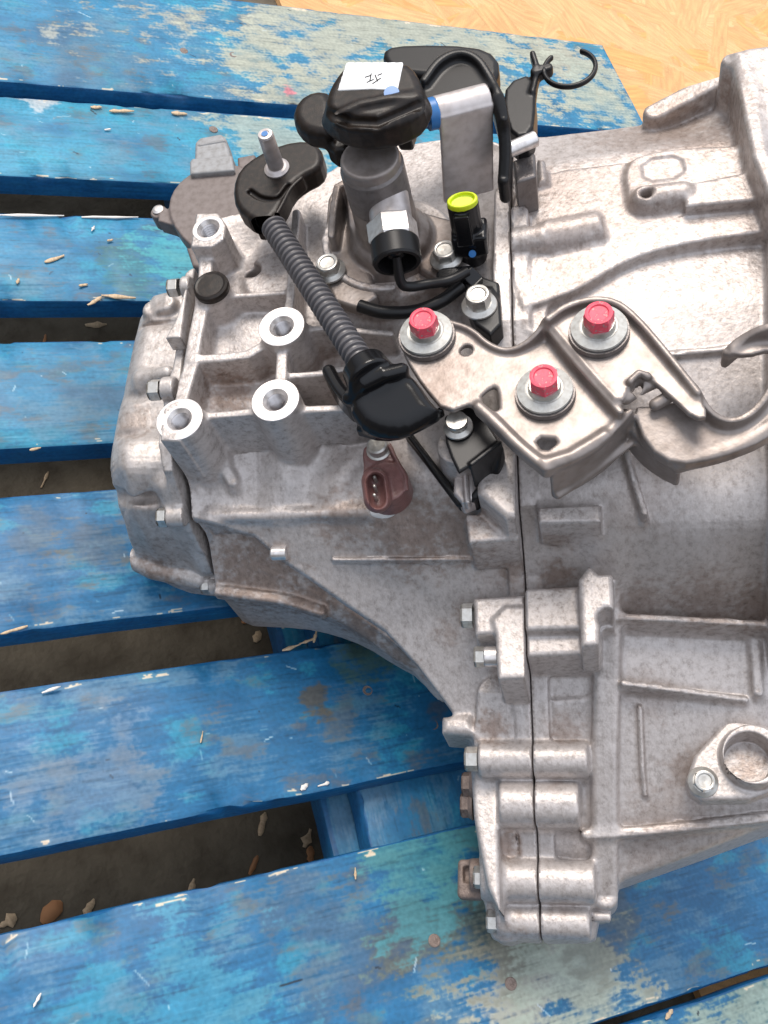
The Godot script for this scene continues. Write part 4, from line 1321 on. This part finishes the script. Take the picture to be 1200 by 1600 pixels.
func make_position_switch(parent: Node) -> void:
	var s := node("position_switch", parent)
	var l: Array = [soft_plate([[262, 330], [266, 303], [285, 278], [318, 260], [360, 254], [400, 268], [420, 300], [405, 360], [350, 400], [310, 395], [275, 362]], -34.0, 16.0, 2.0, 0, 1.5)]
	l.append(post([247, 330, -37], 6.0, 6.0, 14.0, 3.0, 0, 1.0))
	l.append(plate([[250, 322], [275, 330], [270, 352], [246, 345]], -36.0, 13.0, 2.0, 0, 1.0))
	l.append(plate([[290, 385], [330, 395], [335, 425], [300, 415]], -36.0, 13.0, 2.0, 0, 2.0))
	l.append(plate([[370, 245], [398, 240], [402, 270], [372, 272]], -36.0, 12.0, 2.0, 0, 2.0))
	solid("housing", l, [spot(238, 300, -30), spot(350, 245, -34), spot(425, 420, -52)], mats.grey_plastic, s, 1.0)
	obj("rivet", lathe([Vector2(0.004, 0), Vector2(0.004, 0.0008), Vector2(0.0022, 0.0016), Vector2(0, 0.0017)], 20), mats.machined, s, frame(s3([247, 328, -36.6]), Vector3.UP))
	var c: Array = [plate([[304, 222], [312, 214], [345, 208], [352, 214], [362, 250], [303, 255]], -32.0, 16.0, 1.5, 0, 2.5)]
	c.append(plate([[296, 252], [300, 247], [362, 242], [366, 266], [296, 272]], -30.0, 16.0, 1.0, 0, 1.5))
	c.append(fin([[310, 226, -31.0], [350, 219, -31.0]], 0.8, 4.0, 0.5))
	solid("connector", c, [spot(290, 205, -28), spot(372, 276, -48)], mats.pale_plastic, s, 0.9)

func make_lever(parent: Node) -> void:
	# counterweight lever with its stud
	var s := node("select_lever", parent)
	var l: Array = [soft_plate([[362, 290], [372, 262], [400, 240], [440, 222], [478, 216], [500, 226], [505, 246], [498, 262], [470, 276], [452, 292], [440, 320], [420, 346], [392, 344], [366, 322]], 17.0, 17.0, 2.0, 0, 4.0)]
	l.append(soft_fin([[388, 293, 20], [405, 305, 20], [432, 306, 20], [448, 284, 20]], 1.6, 6.0, 1.0, 1))
	l.append(soft_fin([[424, 344, 19], [440, 318, 19], [452, 292, 19], [470, 276, 19]], 1.5, 12.0, 2.0, 0, 1.2))
	l.append(plate([[392, 330], [425, 330], [428, 352], [398, 352]], 4.0, 16.0, 3.0, 0, 3.0))
	solid("arm", l, [spot(355, 250, 25), spot(510, 210, 25), spot(430, 355, -18)], mats.black_coat, s, 1.0)
	var a := s3([433, 264, 17])
	obj("stud", lathe([Vector2(0, 0), Vector2(0.0082, 0), Vector2(0.0082, 0.0012), Vector2(0.0066, 0.0024), Vector2(0.0052, 0.003), Vector2(0.0050, 0.029), Vector2(0.0044, 0.0302), Vector2(0.003, 0.0304), Vector2(0.0022, 0.030), Vector2(0, 0.030)], 32), mats.lever_steel, s, frame(a, Vector3(0.03, 1, 0.02)))
	obj("blue_mark", lathe([Vector2(0.0021, 0), Vector2(0.0021, 0.0003), Vector2(0, 0.0003)], 20), mats.blue_plastic, s, frame(a + Vector3(0.6, 30.1, 0.6), Vector3(0.03, 1, 0.02)))

func make_tower(parent: Node) -> void:
	var t := node("selector_tower", parent)
	var foot := s3([615, 388, -8])
	var l: Array = [drum(foot, foot + Vector3(0, 78, 0), 20.0, 17.0, 3.0, 0, 2.0)]
	l.append(drum(foot + Vector3(0, -4, 0), foot + Vector3(0, 16, 0), 30.0, 24.0, 6.0, 0, 3.0))
	# cast plate with its upright lip on the left
	l.append(plate([[522, 470], [560, 482], [590, 462], [570, 400], [545, 320], [560, 290], [525, 285], [512, 310], [506, 380], [510, 440]], 0.0, 9.0, 2.0, 0, 2.0))
	l.append(fin([[590, 272, 20], [545, 280, 22], [526, 290, 22], [519, 330, 18], [517, 366, 14]], 2.4, 34.0, 3.0, 0, 1.5))
	l.append(fin([[548, 300, 16], [552, 350, 12], [575, 390, 6], [590, 420, 2]], 3.0, 24.0, 6.0, 0, 2.0))
	l.append(plate([[660, 330], [735, 350], [740, 410], [690, 440], [655, 420]], 0.0, 9.0, 3.0, 0, 2.0))
	solid("column", l, [spot(500, 480, -20), spot(500, 270, 30), spot(560, 150, 76), spot(750, 420, -10), spot(700, 200, 70)], mats.pressed_steel, t, 1.2, 8.0, [stain(640, 300, 40, 22, 0.55), stain(660, 400, 0, 22, 0.6), stain(570, 420, 2, 18, 0.4), stain(540, 300, 14, 16, 0.35)])
	obj("sleeve", lathe([Vector2(0.0183, 0), Vector2(0.0186, 0.001), Vector2(0.0184, 0.026), Vector2(0.017, 0.028)], 44), mats.dark_steel, t, frame(foot + Vector3(0, 44, 0), Vector3.UP))
	for e in [[516, 424, 2, 0.3], [697, 404, 4, 0.1]]:
		bolt(t, s3([e[0], e[1], e[2]]), Vector3.UP, 12.5, 9.0, 20.0, mats.zinc, e[3])
	# reversing switch screwed into the column
	var sw := node("switch", t)
	var a := s3([604, 296, 44])
	var e := s3([618, 392, 36])
	var ax := (e - a).normalized()
	obj("barrel", lathe([Vector2(0, 0), Vector2(0.0115, 0), Vector2(0.0122, 0.0012), Vector2(0.0122, 0.0225)], 40), mats.lever_steel, sw, frame(a, ax))
	obj("hexagon", lathe([Vector2(0.0112, 0.0), Vector2(0.0142, 0.0), Vector2(0.0146, 0.0008), Vector2(0.0146, 0.0122), Vector2(0.0138, 0.0135), Vector2(0.0, 0.0138)], 6, true), mats.machined, sw, frame(a + ax * 22.0, ax, 0.25))
	var cap := a + ax * 35.0
	obj("cap", lathe([Vector2(0.0136, 0), Vector2(0.0142, 0.001), Vector2(0.0142, 0.0125), Vector2(0.0134, 0.0138), Vector2(0.0112, 0.0138), Vector2(0.0108, 0.012), Vector2(0.0102, 0.004), Vector2(0.0, 0.0036)], 44), mats.black_plastic, sw, frame(cap, ax))
	obj("spigot", lathe([Vector2(0.0052, 0), Vector2(0.0048, 0.006), Vector2(0.003, 0.0068), Vector2(0, 0.007)], 24), mats.black_gloss, sw, frame(cap + ax * 3.6, ax))
	obj("cable", tube([cap + ax * 9.0, s3([626, 440, 22]), s3([640, 448, 17]), s3([668, 444, 14]), s3([702, 438, 14]), s3([730, 424, 12])], 3.0, 14), mats.black_plastic, sw)
	obj("pipe", tube([s3([562, 478, 2]), s3([600, 488, 2]), s3([650, 486, 2]), s3([690, 470, 3]), s3([722, 446, 4])], 4.0, 14), mats.black_plastic, t)
	# counterweight on top
	var w := node("counterweight", t)
	var top := s3([578, 175, 92])
	var m: Array = [soft_plate([[504, 160], [512, 132], [528, 108], [545, 91], [634, 91], [652, 108], [663, 140], [660, 168], [632, 186], [590, 198], [548, 198], [514, 184]], 99.0, 20.0, 4.0, 0, 6.0)]
	m.append(with(Ball.new(s3([588, 182, 85]), Vector3(31, 12, 15)), 5.0))
	m.append(soft_plate([[453, 180], [462, 152], [490, 136], [520, 140], [520, 200], [500, 208], [470, 202]], 76.0, 16.0, 3.0, 0, 6.0))
	m.append(soft_plate([[500, 196], [545, 200], [548, 232], [512, 236]], 66.0, 16.0, 3.0, 0, 4.0))
	m.append(fin([[525, 176, 101], [560, 160, 102], [610, 150, 102], [650, 150, 98]], 2.0, 8.0, 6.0, 0, 1.5))
	m.append(rod([[508, 176, 97], [545, 190, 97], [590, 192, 97], [655, 164, 97]], 2.4, 3.0, 1))
	solid("weight", m, [spot(440, 150, 60), spot(530, 80, 106), spot(670, 130, 106), spot(530, 300, 44), spot(670, 300, 90)], mats.black_coat, w, 1.2)
	var q := flat([[541, 97], [630, 97], [621, 141], [580, 139], [527, 141]], 99.6)
	var pm: Array = [with(Slab.new(q, 97.6, 99.7, 0.3), 0.0)]
	solid("label", pm, [spot(520, 90, 99), spot(640, 145, 97)], mats.paper, w, 0.8)
	obj("blue_mark", lathe([Vector2(0.0042, 0), Vector2(0.0042, 0.0008), Vector2(0, 0.0009)], 20), mats.blue_plastic, w, frame(s3([612, 146, 99]), Vector3(0.1, 1, 0.2)))
	for k in 6:
		var o := [[570, 121, 579, 118], [573, 129, 584, 124], [580, 115, 578, 126], [586, 117, 590, 127], [582, 131, 595, 122], [590, 118, 597, 115]][k] as Array
		obj("print_stroke", tube([spot(o[0], o[1], 99.75), spot(o[2], o[3], 99.75)], 0.34, 6), mats.ink, w)

func make_shift_mechanism(parent: Node) -> void:
	var s := node("shift_lever", parent)
	var a := s3([728, 176, 66])
	var b := s3([732, 302, 12])
	var right := (spot(772, 150, 66) - spot(686, 184, 66)).normalized()
	var along := (b - a).normalized()
	right = (right - along * right.dot(along)).normalized()
	var n := right.cross(along).normalized()
	var bs := Basis(right, along, n)
	var l: Array = [with(Block.new((a + b) * 0.5, bs, Vector3(16.0, (b - a).length() * 0.5 + 2.0, 1.7), 1.0), 2.0)]
	l.append(drum(a - right * 16.0 + n * 7.3, a + right * 16.0 + n * 7.3, 9.0, 9.0, 2.0, 0, 1.0))
	solid("lever_plate", l, [a + Vector3(24, 14, 24), a - Vector3(24, 22, 24), b + Vector3(20, 6, 10), b - Vector3(20, 6, 10)], mats.lever_steel, s, 1.0)
	obj("bushing", lathe([Vector2(0.0, 0), Vector2(0.0085, 0), Vector2(0.009, 0.001), Vector2(0.009, 0.006), Vector2(0.006, 0.0065), Vector2(0.0058, 0.010), Vector2(0, 0.010)], 28), mats.blue_plastic, s, frame(a - right * 15.0 + n * 7.0, -right))
	var k: Array = []
	k.append(soft_plate([[655, 150], [662, 112], [684, 86], [716, 74], [744, 84], [762, 112], [768, 142], [700, 166], [668, 168]], 70.0, 14.0, 2.0, 0, 3.0))
	k.append(soft_fin([[662, 122, 75], [684, 90, 76], [716, 76, 76], [746, 86, 75], [766, 118, 73], [782, 150, 68], [786, 182, 62]], 2.4, 10.0, 3.0, 0, 1.8))
	k.append(soft_fin([[776, 150, 68], [786, 186, 60], [789, 230, 48], [786, 276, 36]], 3.6, 20.0, 3.0, 0, 2.5))
	k.append(soft_plate([[596, 92], [600, 72], [640, 66], [740, 68], [778, 84], [780, 118], [760, 130], [700, 120], [620, 112]], 46.0, 16.0, 3.0, 0, 4.0))
	k.append(soft_plate([[600, 100], [640, 96], [650, 200], [606, 200]], 52.0, 20.0, 3.0, 0, 4.0))
	k.append(soft_plate([[790, 128], [834, 112], [838, 160], [832, 208], [800, 214], [786, 170]], 44.0, 22.0, 2.0, 0, 2.0))
	k.append(soft_fin([[832, 80, 52], [840, 106, 50], [832, 140, 46]], 1.8, 8.0, 2.0))
	k.append(soft_fin([[836, 108, 50], [856, 102, 50]], 3.0, 8.0, 2.0, 0, 1.5))
	solid("frame", k, [spot(590, 60, 40), spot(660, 70, 80), spot(860, 80, 55), spot(790, 300, 14), spot(600, 215, 30)], mats.black_plastic, s, 1.1)
	var c := s3([890, 103, 50])
	solid("clip_ring", [with(Ring.new(c, 15.0, 1.4, 3.6, -1.05, PI), 1.0), with(Ring.new(c, 15.0, 1.4, 3.6, -PI, -2.35), 1.0)], [c + Vector3(17, 1, 17), c - Vector3(17, 5, 17)], mats.black_plastic, s, 0.8, 3.0)
	var p := s3([788, 238, 40])
	var q := s3([838, 216, 40])
	obj("pin", lathe([Vector2(0, 0), Vector2(0.0042, 0), Vector2(0.0046, 0.0005), Vector2(0.0046, (q - p).length() * 0.001 - 0.0006), Vector2(0.004, (q - p).length() * 0.001), Vector2(0, (q - p).length() * 0.001)], 28), mats.machined, s, frame(p, q - p))
	var g: Array = [plate([[800, 250], [836, 236], [838, 275], [806, 285]], 26.0, 30.0, 2.0, 0, 2.0)]
	solid("pivot_block", g, [spot(796, 232, 28), spot(842, 290, -6)], mats.dark_steel, s, 1.1)

func make_connector(parent: Node) -> void:
	var s := node("cable_connector", parent)
	var top := s3([722, 312, 46])
	var l: Array = []
	var o := []
	for i in 20:
		var t := TAU * i / 20
		o.append(Vector2(top.x + cos(t) * 9.0 + sin(t) * 1.4, top.z + sin(t) * 6.0 - cos(t) * 1.6))
	l.append(with(Slab.new(PackedVector2Array(o), 8.0, 43.5, 0.8), 1.0))
	l.append(with(Block.new(Vector3(top.x + 1, 14, top.z), Basis.IDENTITY, Vector3(10.5, 8, 8.5), 2.0), 1.5))
	l.append(with(Block.new(Vector3(top.x - 1, 29, top.z + 7.5), Basis.IDENTITY, Vector3(4.5, 12, 1.6), 0.6), 0.5))
	l.append(drum(Vector3(top.x + 1, -4, top.z), Vector3(top.x + 1, 8, top.z), 8.5, 8.5, 2.0))
	l.append(fin([[694, 428, 8], [730, 424, 8], [746, 440, 4]], 5.0, 8.0, 2.0))
	solid("shell", l, [top + Vector3(14, 2, 12), Vector3(top.x - 14, -6, top.z - 12), spot(690, 435, 0), spot(755, 450, 0)], mats.black_gloss, s, 0.9)
	var c := PackedVector2Array()
	for v in o: c.append(Vector2(top.x, top.z) + (v - Vector2(top.x, top.z)) * 0.97)
	var lid: Array = [with(Slab.new(c, 42.0, 46.5, 0.8), 1.0)]
	var inner := PackedVector2Array()
	for v in o: inner.append(Vector2(top.x, top.z) + (v - Vector2(top.x, top.z)) * 0.74)
	lid.append(with(Slab.new(inner, 44.4, 60.0, 0.3), 0.5, 1))
	solid("lime_cap", lid, [top + Vector3(12, 2, 10), top - Vector3(12, 6, 10)], mats.lime_plastic, s, 0.7)
	obj("blue_clip", lathe([Vector2(0.0022, 0), Vector2(0.0022, 0.001), Vector2(0, 0.0011)], 14), mats.blue_plastic, s, frame(spot(738, 396, 12), Vector3(0.1, 0.5, 0.8)))
	# holder below it
	var h: Array = [plate([[724, 470], [738, 446], [768, 448], [782, 470], [784, 505], [766, 524], [742, 506]], 6.0, 16.0, 2.0, 0, 2.0)]
	h.append(plate([[724, 440], [752, 430], [780, 440], [782, 470], [730, 476]], 4.0, 14.0, 2.0, 0, 2.0))
	solid("holder", h, [spot(716, 425, 8), spot(790, 530, -14)], mats.black_plastic, s, 1.0)
	var p := s3([749, 478, 6])
	bolt(s, p, Vector3.UP, 12.5, 11.5, 21.0, mats.zinc, 0.1)

func make_conduit(parent: Node) -> void:
	var s := node("wiring_conduit", parent)
	var a := s3([426, 352, 16])
	var b := s3([572, 578, 22])
	var n := 31
	var l := (b - a).length()
	var pr := []
	for i in n:
		var y := l * i / n
		var p := l / n
		for e in [[6.3, 0.0], [6.4, 0.18], [7.8, 0.30], [8.1, 0.46], [7.8, 0.62], [6.4, 0.76]]:
			pr.append(Vector2(e[0], y + e[1] * p) * 0.001)
	obj("corrugated_tube", lathe(pr, 36), mats.conduit, s, frame(a, b - a))
	# hard end cap
	var ax := (b - a).normalized()
	var side := ax.cross(Vector3.UP).normalized()
	var c: Array = []
	c.append(drum(b - ax * 4.0, b + ax * 8.0, 13.0, 14.0, 2.0, 0, 2.0))
	c.append(soft_fin([[512, 575, 6], [528, 605, 8], [548, 625, 10]], 4.0, 20.0, 4.0, 0, 3.0))
	c.append(soft_plate([[540, 628], [556, 604], [592, 582], [632, 574], [652, 590], [672, 618], [688, 628], [660, 645], [624, 662], [590, 664], [562, 655], [548, 640]], 22.0, 22.0, 3.0, 0, 8.0))
	var hood: Slab = c[-1]
	hood.gz = -0.3
	hood.top = 19.0 + 0.3 * spot(610, 625, 18).z
	c.append(rod([[545, 622, 14], [570, 600, 24], [600, 585, 27], [628, 578, 24]], 4.0, 4.0))
	c.append(soft_fin([[560, 668, 6], [592, 677, 5], [626, 674, 5], [660, 656, 6], [688, 638, 7]], 1.6, 8.0, 1.5, 0, 1.2))
	solid("end_cap", c, [spot(505, 560, 0), spot(545, 560, 36), spot(700, 640, 0), spot(600, 570, 34), spot(600, 695, -10)], mats.black_gloss, s, 1.0, 10.0)

func make_litter() -> void:
	var spots := [
		[85, 405, 26, 8, 0.4], [130, 446, 11, 5, 0.2], [28, 440, 9, 5, 1.2], [172, 376, 8, 4, 0.3], [145, 358, 9, 5, 1.0],
		[185, 464, 40, 8, -0.1], [148, 471, 22, 9, 0.6], [40, 337, 90, 5, 0.03], [172, 340, 70, 7, 0.04],
		[150, 168, 15, 7, 0.1], [190, 174, 34, 8, 0.1], [280, 178, 22, 8, 0.0], [168, 203, 9, 5, 0.2],
		[480, 1002, 20, 5, 0.2], [455, 1012, 22, 6, 0.2], [492, 996, 14, 6, 1.1], [55, 702, 12, 5, 0.2], [22, 985, 26, 5, 0.2], [80, 1078, 18, 5, 0.2],
		[555, 1365, 11, 4, 1.3], [315, 1152, 12, 3, 1.2], [58, 1563, 12, 4, 0.9], [1045, 1585, 13, 7, 0.5], [475, 1230, 10, 7, 0.5], [505, 1226, 13, 6, 0.1],
	]
	var nth := ["first", "second", "third", "fourth", "fifth", "sixth", "seventh", "eighth", "ninth", "tenth", "eleventh", "twelfth"]
	var front := [-0.80, -0.68, -0.545, -0.41, -0.27, -0.125, 0.04, 0.2]   # near edges of the boards, top of the picture first
	var low := [[385, 968, 14, 9, 0.6], [402, 995, 15, 9, 1.0], [480, 1310, 20, 12, 1.0], [410, 1288, 24, 9, 1.1], [396, 1352, 20, 6, 0.9], [300, 1385, 14, 7, 1.1], [140, 1418, 16, 12, 0.9], [12, 1440, 16, 14, 0.3], [80, 1425, 24, 18, 0.6], [150, 508, 26, 9, 0.05], [70, 530, 14, 5, 1.3], [545, 1312, 16, 8, 0.4], [525, 1290, 12, 5, 1.2], [485, 1335, 16, 9, 1.3], [70, 750, 22, 4, 1.1]]
	var i := 0
	for deep in [false, true]:
		var rows := {}
		for s in (low if deep else spots):
			var pos := on_deck(s[0], s[1], -0.1505 if deep else 0.0012)
			var seen := on_deck(s[0], s[1])
			var n := 0
			while seen.z > front[n]: n += 1
			if deep:
				n = 0
				while seen.z > front[n] + 0.04: n += 1
			if not rows.has(n): rows[n] = []
			rows[n].append([s, pos])
		for n in rows:
			rows[n].sort_custom(func(a, b): return a[0][0] < b[0][0])
			for k in rows[n].size():
				var s: Array = rows[n][k][0]
				var m: Material
				var label: String
				var rank: String = nth[k] + " from the left"
				if deep:
					m = mats.leaf_bit if i % 3 == 1 else mats.wood_chip
					label = "%s chip on dark ground below the %s board from top, %s" % ["rust brown" if i % 3 == 1 else "tan", nth[n], rank]
					splinter(rows[n][k][1], s[2] * 0.0008, s[3] * 0.0007, s[4], 100 + i, m, label, "chip", "chips on the ground below the pallet", "chip")
				else:
					m = mats.white_fleck if i % 3 == 1 else mats.wood_chip
					label = "%s wood splinter on the %s pallet board from the top, %s" % ["whitish" if i % 3 == 1 else "tan", nth[n], rank]
					splinter(rows[n][k][1], s[2] * 0.00068, s[3] * 0.00046, s[4], 100 + i, m, label, "wood splinter", "wood splinters on the pallet boards")
				i += 1

func _ready() -> void:
	# camera
	var cam := Camera3D.new()
	cam.name = "camera"
	cam.transform = Transform3D(VIEW.orthonormalized(), EYE)
	cam.fov = rad_to_deg(2.0 * atan(800.0 / FOCAL))
	cam.near = 0.02
	cam.far = 60.0
	add_child(cam)
	cam.current = true
	# overcast sky
	var env := Environment.new()
	env.background_mode = Environment.BG_SKY
	var sm := ProceduralSkyMaterial.new()
	sm.sky_top_color = Color(0.80, 0.83, 0.88)
	sm.sky_horizon_color = Color(0.36, 0.365, 0.38)
	sm.sky_curve = 0.35
	sm.ground_bottom_color = Color(0.16, 0.14, 0.12)
	sm.ground_horizon_color = Color(0.24, 0.225, 0.21)
	sm.sky_energy_multiplier = 1.0
	sm.sun_angle_max = 1.0
	var sky := Sky.new()
	sky.sky_material = sm
	env.sky = sky
	env.tonemap_mode = Environment.TONE_MAPPER_LINEAR
	env.tonemap_exposure = 2.0
	env.sdfgi_enabled = true
	env.ssao_enabled = true
	env.ssil_enabled = true
	var we := WorldEnvironment.new()
	we.name = "world_environment"
	we.environment = env
	add_child(we)
	# the bright part of the overcast, high and beyond the pallet
	var sun := DirectionalLight3D.new()
	sun.name = "sun"
	sun.light_energy = 0.5
	sun.light_color = Color(1.0, 0.97, 0.94)
	sun.light_angular_distance = 28.0
	sun.shadow_enabled = true
	sun.look_at_from_position(Vector3(-0.55, 2.0, -1.3), Vector3.ZERO)
	add_child(sun)

	eye_local = GEAR.affine_inverse() * EYE * 1000.0
	make_materials()
	var g := BoxMesh.new()
	g.size = Vector3(12, 0.1, 12)
	var ground := obj("ground", g, mats.ground_dirt, self, Transform3D(Basis.IDENTITY, Vector3(0, -0.201, 0)))
	ground.set_meta("kind", "structure")
	# the yard wall behind the photographer, which keeps the sky off everything that faces this way
	var w := BoxMesh.new()
	w.size = Vector3(6.0, 1.1, 0.2)
	var wall := obj("wall", w, mats.wall_render, self, Transform3D(Basis(Vector3.UP, -0.3), Vector3(-0.3, 0.4, 1.5)))
	wall.set_meta("kind", "structure")
	make_osb()
	make_pallet()

	gear = node("gearbox")
	gear.transform = GEAR.orthonormalized()
	tag(gear, "used aluminium car gearbox with red bolts and black fittings lying on blue pallet", "gearbox")
	make_cover(gear)
	make_main_case(gear)
	make_bell(gear)
	make_boss_faces(gear)
	make_case_bolts(gear)
	make_position_switch(gear)
	make_mount_bracket(gear)
	make_black_strap(gear)
	make_speed_sensor(gear)
	make_lever(gear)
	make_tower(gear)
	make_shift_mechanism(gear)
	make_connector(gear)
	make_conduit(gear)
	make_litter()
	print("built ", Time.get_ticks_msec(), " ms")
